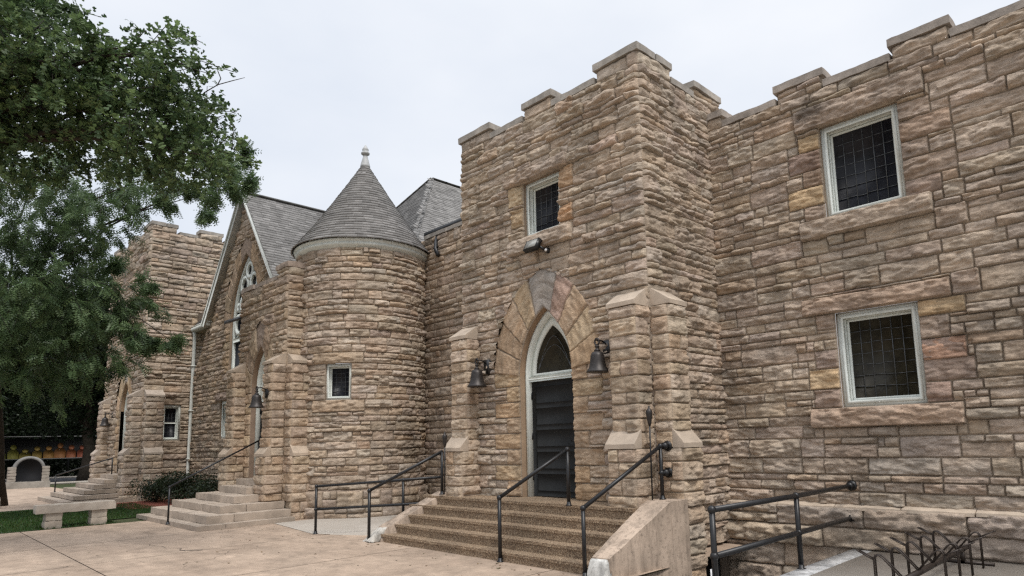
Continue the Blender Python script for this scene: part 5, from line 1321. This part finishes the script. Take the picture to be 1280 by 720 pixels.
hd = W(); leafball(hd, [(np.array((-62., y, 1.2)), 1.7, 1.) for y in np.arange(-14, 16, 1.3)], 50, (.006,.010,.005), (.016,.024,.012), .2, 1.2)
tag(hd.build('hedge', [M_LEAF]), 'dark clipped hedge across the street behind the painted board', 'hedge')
def shrub(lab, x, y, R, h, seed):
    r = np.random.default_rng(seed); e = empty('shrub', lab, 'shrub', group='shrubs in the mulch bed')
    cs = [(np.array((x + r.normal(0, R * .45), y + r.normal(0, R * .35), h * r.uniform(.25, .72))), R * r.uniform(.36, .55), 1.) for k in range(14)]
    a = W(); leafball(a, cs, seed, (.014,.024,.011), (.04,.06,.026), .075, 3.2); a.build('foliage', [M_LEAF], e)
    a = W()
    for c, R_, d in cs[:6]: a.tube([(x, y, 0), tuple((np.array((x, y, 0)) + c) / 2 + r.normal(0, .05, 3)), tuple(c)], [.02, .015, .008], 5)
    a.build('stem', [M_BARK], e)
shrub('low dark shrub in red mulch by the street end tower window', -21.2, -1.25, .85, .95, 41)
shrub('taller dark green shrub by the foot of the downpipe', -19.6, -.75, .95, 1.2, 42)
shrub('dark green shrub against the gable wall beside the pale porch steps', -17.6, -.8, .85, 1.05, 43)

# painted board with a row of figures, across the street
mb = empty('painted_board', 'long dark board across the street painted with a row of figures from yellow to red', 'mural')
a = W(); a.box((-58.3, -3.2, 1.55), (-58.1, 7.5, 3.1), (.01, .01, .01)); a.build('backing', [mat_flat('dark_board', (.012, .011, .010), .8)], mb)
a = W(); a.box((-58.12, -3.2, 1.50), (-57.9, 7.5, 1.57)); a.box((-58.5, -3.6, 3.2), (-57.6, 7.9, 3.28)); a.build('rail', [mat_flat('dull_rail', (.12, .12, .115), .7)], mb)
for y in (-3.1, 2.2, 7.4):
    a = W(); a.box((-58.4, y - .08, 0), (-58.2, y + .08, 3.2)); a.build('post', [M_IRON], mb)
FC = [(.20,.22,.02),(.24,.22,.02),(.26,.20,.02),(.28,.18,.02),(.30,.14,.015),(.28,.10,.012),(.27,.07,.012),(.25,.05,.012),(.22,.035,.012),(.19,.03,.014),(.16,.025,.015),(.13,.02,.015)]
fmur = plane((-58.04, 0, 0), (0, 1, 0), (1, 0, 0))
for k in range(12):
    y = -2.0 + k * .72; h = [.8, 1.1, .75, .95, .98, 1.2, 1.02, 1.0, .8, 1.05, .9, 1.0][k]; a = W(); bw = .3 + .03 * (k % 3)
    a.poly_extrude([(y - bw, 1.58), (y + bw, 1.58), (y + bw, 1.58 + h * .45), (y + bw * .7, 1.58 + h * .58), (y + .1, 1.58 + h * .66), (y - .1, 1.58 + h * .66), (y - bw * .7, 1.58 + h * .58), (y - bw, 1.58 + h * .45)], fmur, .0, -.05)
    a.poly_extrude([(y + .19 * math.cos(q), 1.58 + h * .8 + h * .17 * math.sin(q)) for q in np.linspace(0, 2 * math.pi, 12, endpoint=False)], fmur, .004, -.05)
    a.build('painted_figure', [mat_flat('figure_paint_%s' % 'abcdefghijkl'[k], tuple(.55 * q_ for q_ in FC[k]), .7)], mb)
# pale house glimpsed through the leaves
ho = empty('house', 'pale clapboard house glimpsed through the trees', 'house')
a = W(); a.box((-108, -16, 0), (-98, 6, 8.2)); a.build('wall', [mat_flat('pale_siding', (.5, .52, .54), .8)], ho)
a = W(); a.add([(-98, -16.5, 8.2), (-98, 6.5, 8.2), (-103, 6.5, 11.5), (-103, -16.5, 11.5), (-108, 6.5, 8.2), (-108, -16.5, 8.2)], [(0, 1, 2, 3), (3, 2, 4, 5)], polys=[(1, 4, 2), (0, 3, 5)]); a.build('roof', [mat_flat('house_roof', (.1, .1, .105), .9)], ho)
for y in (-13, -8, -3, 2):
    for z in (1.5, 5.2):
        a = W(); a.box((-98.05, y - .6, z), (-97.95, y + .6, z + 1.7)); a.build('window', [M_GLASS], ho)

# ================================================================== LIGHT
sc = bpy.context.scene
SUN_EL, SUN_AZ = math.radians(58), math.radians(108)       # azimuth clockwise from +Y
wd = bpy.data.worlds.new('World'); sc.world = wd; wd.use_nodes = True
nt = wd.node_tree; bg = nt.nodes['Background']
sky = nt.nodes.new('ShaderNodeTexSky'); sky.sky_type = 'NISHITA'; sky.sun_disc = False
sky.sun_elevation = SUN_EL; sky.sun_rotation = SUN_AZ; sky.air_density = 1.0; sky.dust_density = 6.0; sky.ozone_density = 1.0
tc = nt.nodes.new('ShaderNodeTexCoord'); mp = nt.nodes.new('ShaderNodeMapping'); mp.inputs['Scale'].default_value = (1, 1, 2.2)
nt.links.new(tc.outputs['Generated'], mp.inputs['Vector'])
cn = nt.nodes.new('ShaderNodeTexNoise'); cn.inputs['Scale'].default_value = 1.6; cn.inputs['Detail'].default_value = 5; cn.inputs['Roughness'].default_value = .5
nt.links.new(mp.outputs[0], cn.inputs['Vector'])
cm = nt.nodes.new('ShaderNodeMix'); cm.data_type = 'RGBA'
mr_ = nt.nodes.new('ShaderNodeMapRange'); mr_.inputs['From Min'].default_value = .35; mr_.inputs['From Max'].default_value = .65; nt.links.new(cn.outputs['Fac'], mr_.inputs['Value'])
nt.links.new(mr_.outputs[0], cm.inputs['Factor'])
cm.inputs['A'].default_value = (5.1, 5.5, 6.15, 1); cm.inputs['B'].default_value = (6.3, 6.5, 6.85, 1)
mx = nt.nodes.new('ShaderNodeMix'); mx.data_type = 'RGBA'; mx.inputs['Factor'].default_value = .93
nt.links.new(sky.outputs[0], mx.inputs['A']); nt.links.new(cm.outputs['Result'], mx.inputs['B'])
# an overcast sky is brighter overhead than near the horizon
sx = nt.nodes.new('ShaderNodeSeparateXYZ'); nt.links.new(tc.outputs['Generated'], sx.inputs[0])
zr = nt.nodes.new('ShaderNodeMapRange'); zr.interpolation_type = 'SMOOTHSTEP'; zr.inputs['From Min'].default_value = .58; zr.inputs['From Max'].default_value = .95; zr.inputs['To Min'].default_value = 1.; zr.inputs['To Max'].default_value = 2.3
nt.links.new(sx.outputs['Z'], zr.inputs['Value'])
ml = nt.nodes.new('ShaderNodeMix'); ml.data_type = 'RGBA'; ml.blend_type = 'MULTIPLY'; ml.inputs['Factor'].default_value = 1
nt.links.new(mx.outputs['Result'], ml.inputs['A']); nt.links.new(zr.outputs[0], ml.inputs['B'])
nt.links.new(ml.outputs['Result'], bg.inputs['Color']); bg.inputs['Strength'].default_value = .11
sl_ = bpy.data.lights.new('sun', 'SUN'); sl_.energy = 1.5; sl_.angle = math.radians(16); sl_.color = (1, .965, .91)
so = bpy.data.objects.new('sun', sl_); C.objects.link(so)
sd_ = Vector((math.sin(SUN_AZ) * math.cos(SUN_EL), math.cos(SUN_AZ) * math.cos(SUN_EL), math.sin(SUN_EL)))
so.rotation_euler = sd_.to_track_quat('Z', 'Y').to_euler()
vs_ = sc.view_settings; sc.display_settings.display_device = 'sRGB'
vs_.view_transform = 'Standard'; vs_.look = 'None'; vs_.exposure = .48; vs_.gamma = 1; vs_.use_curve_mapping = False
sc.cycles.use_denoising = False
sc.cycles.filter_width = 1.35
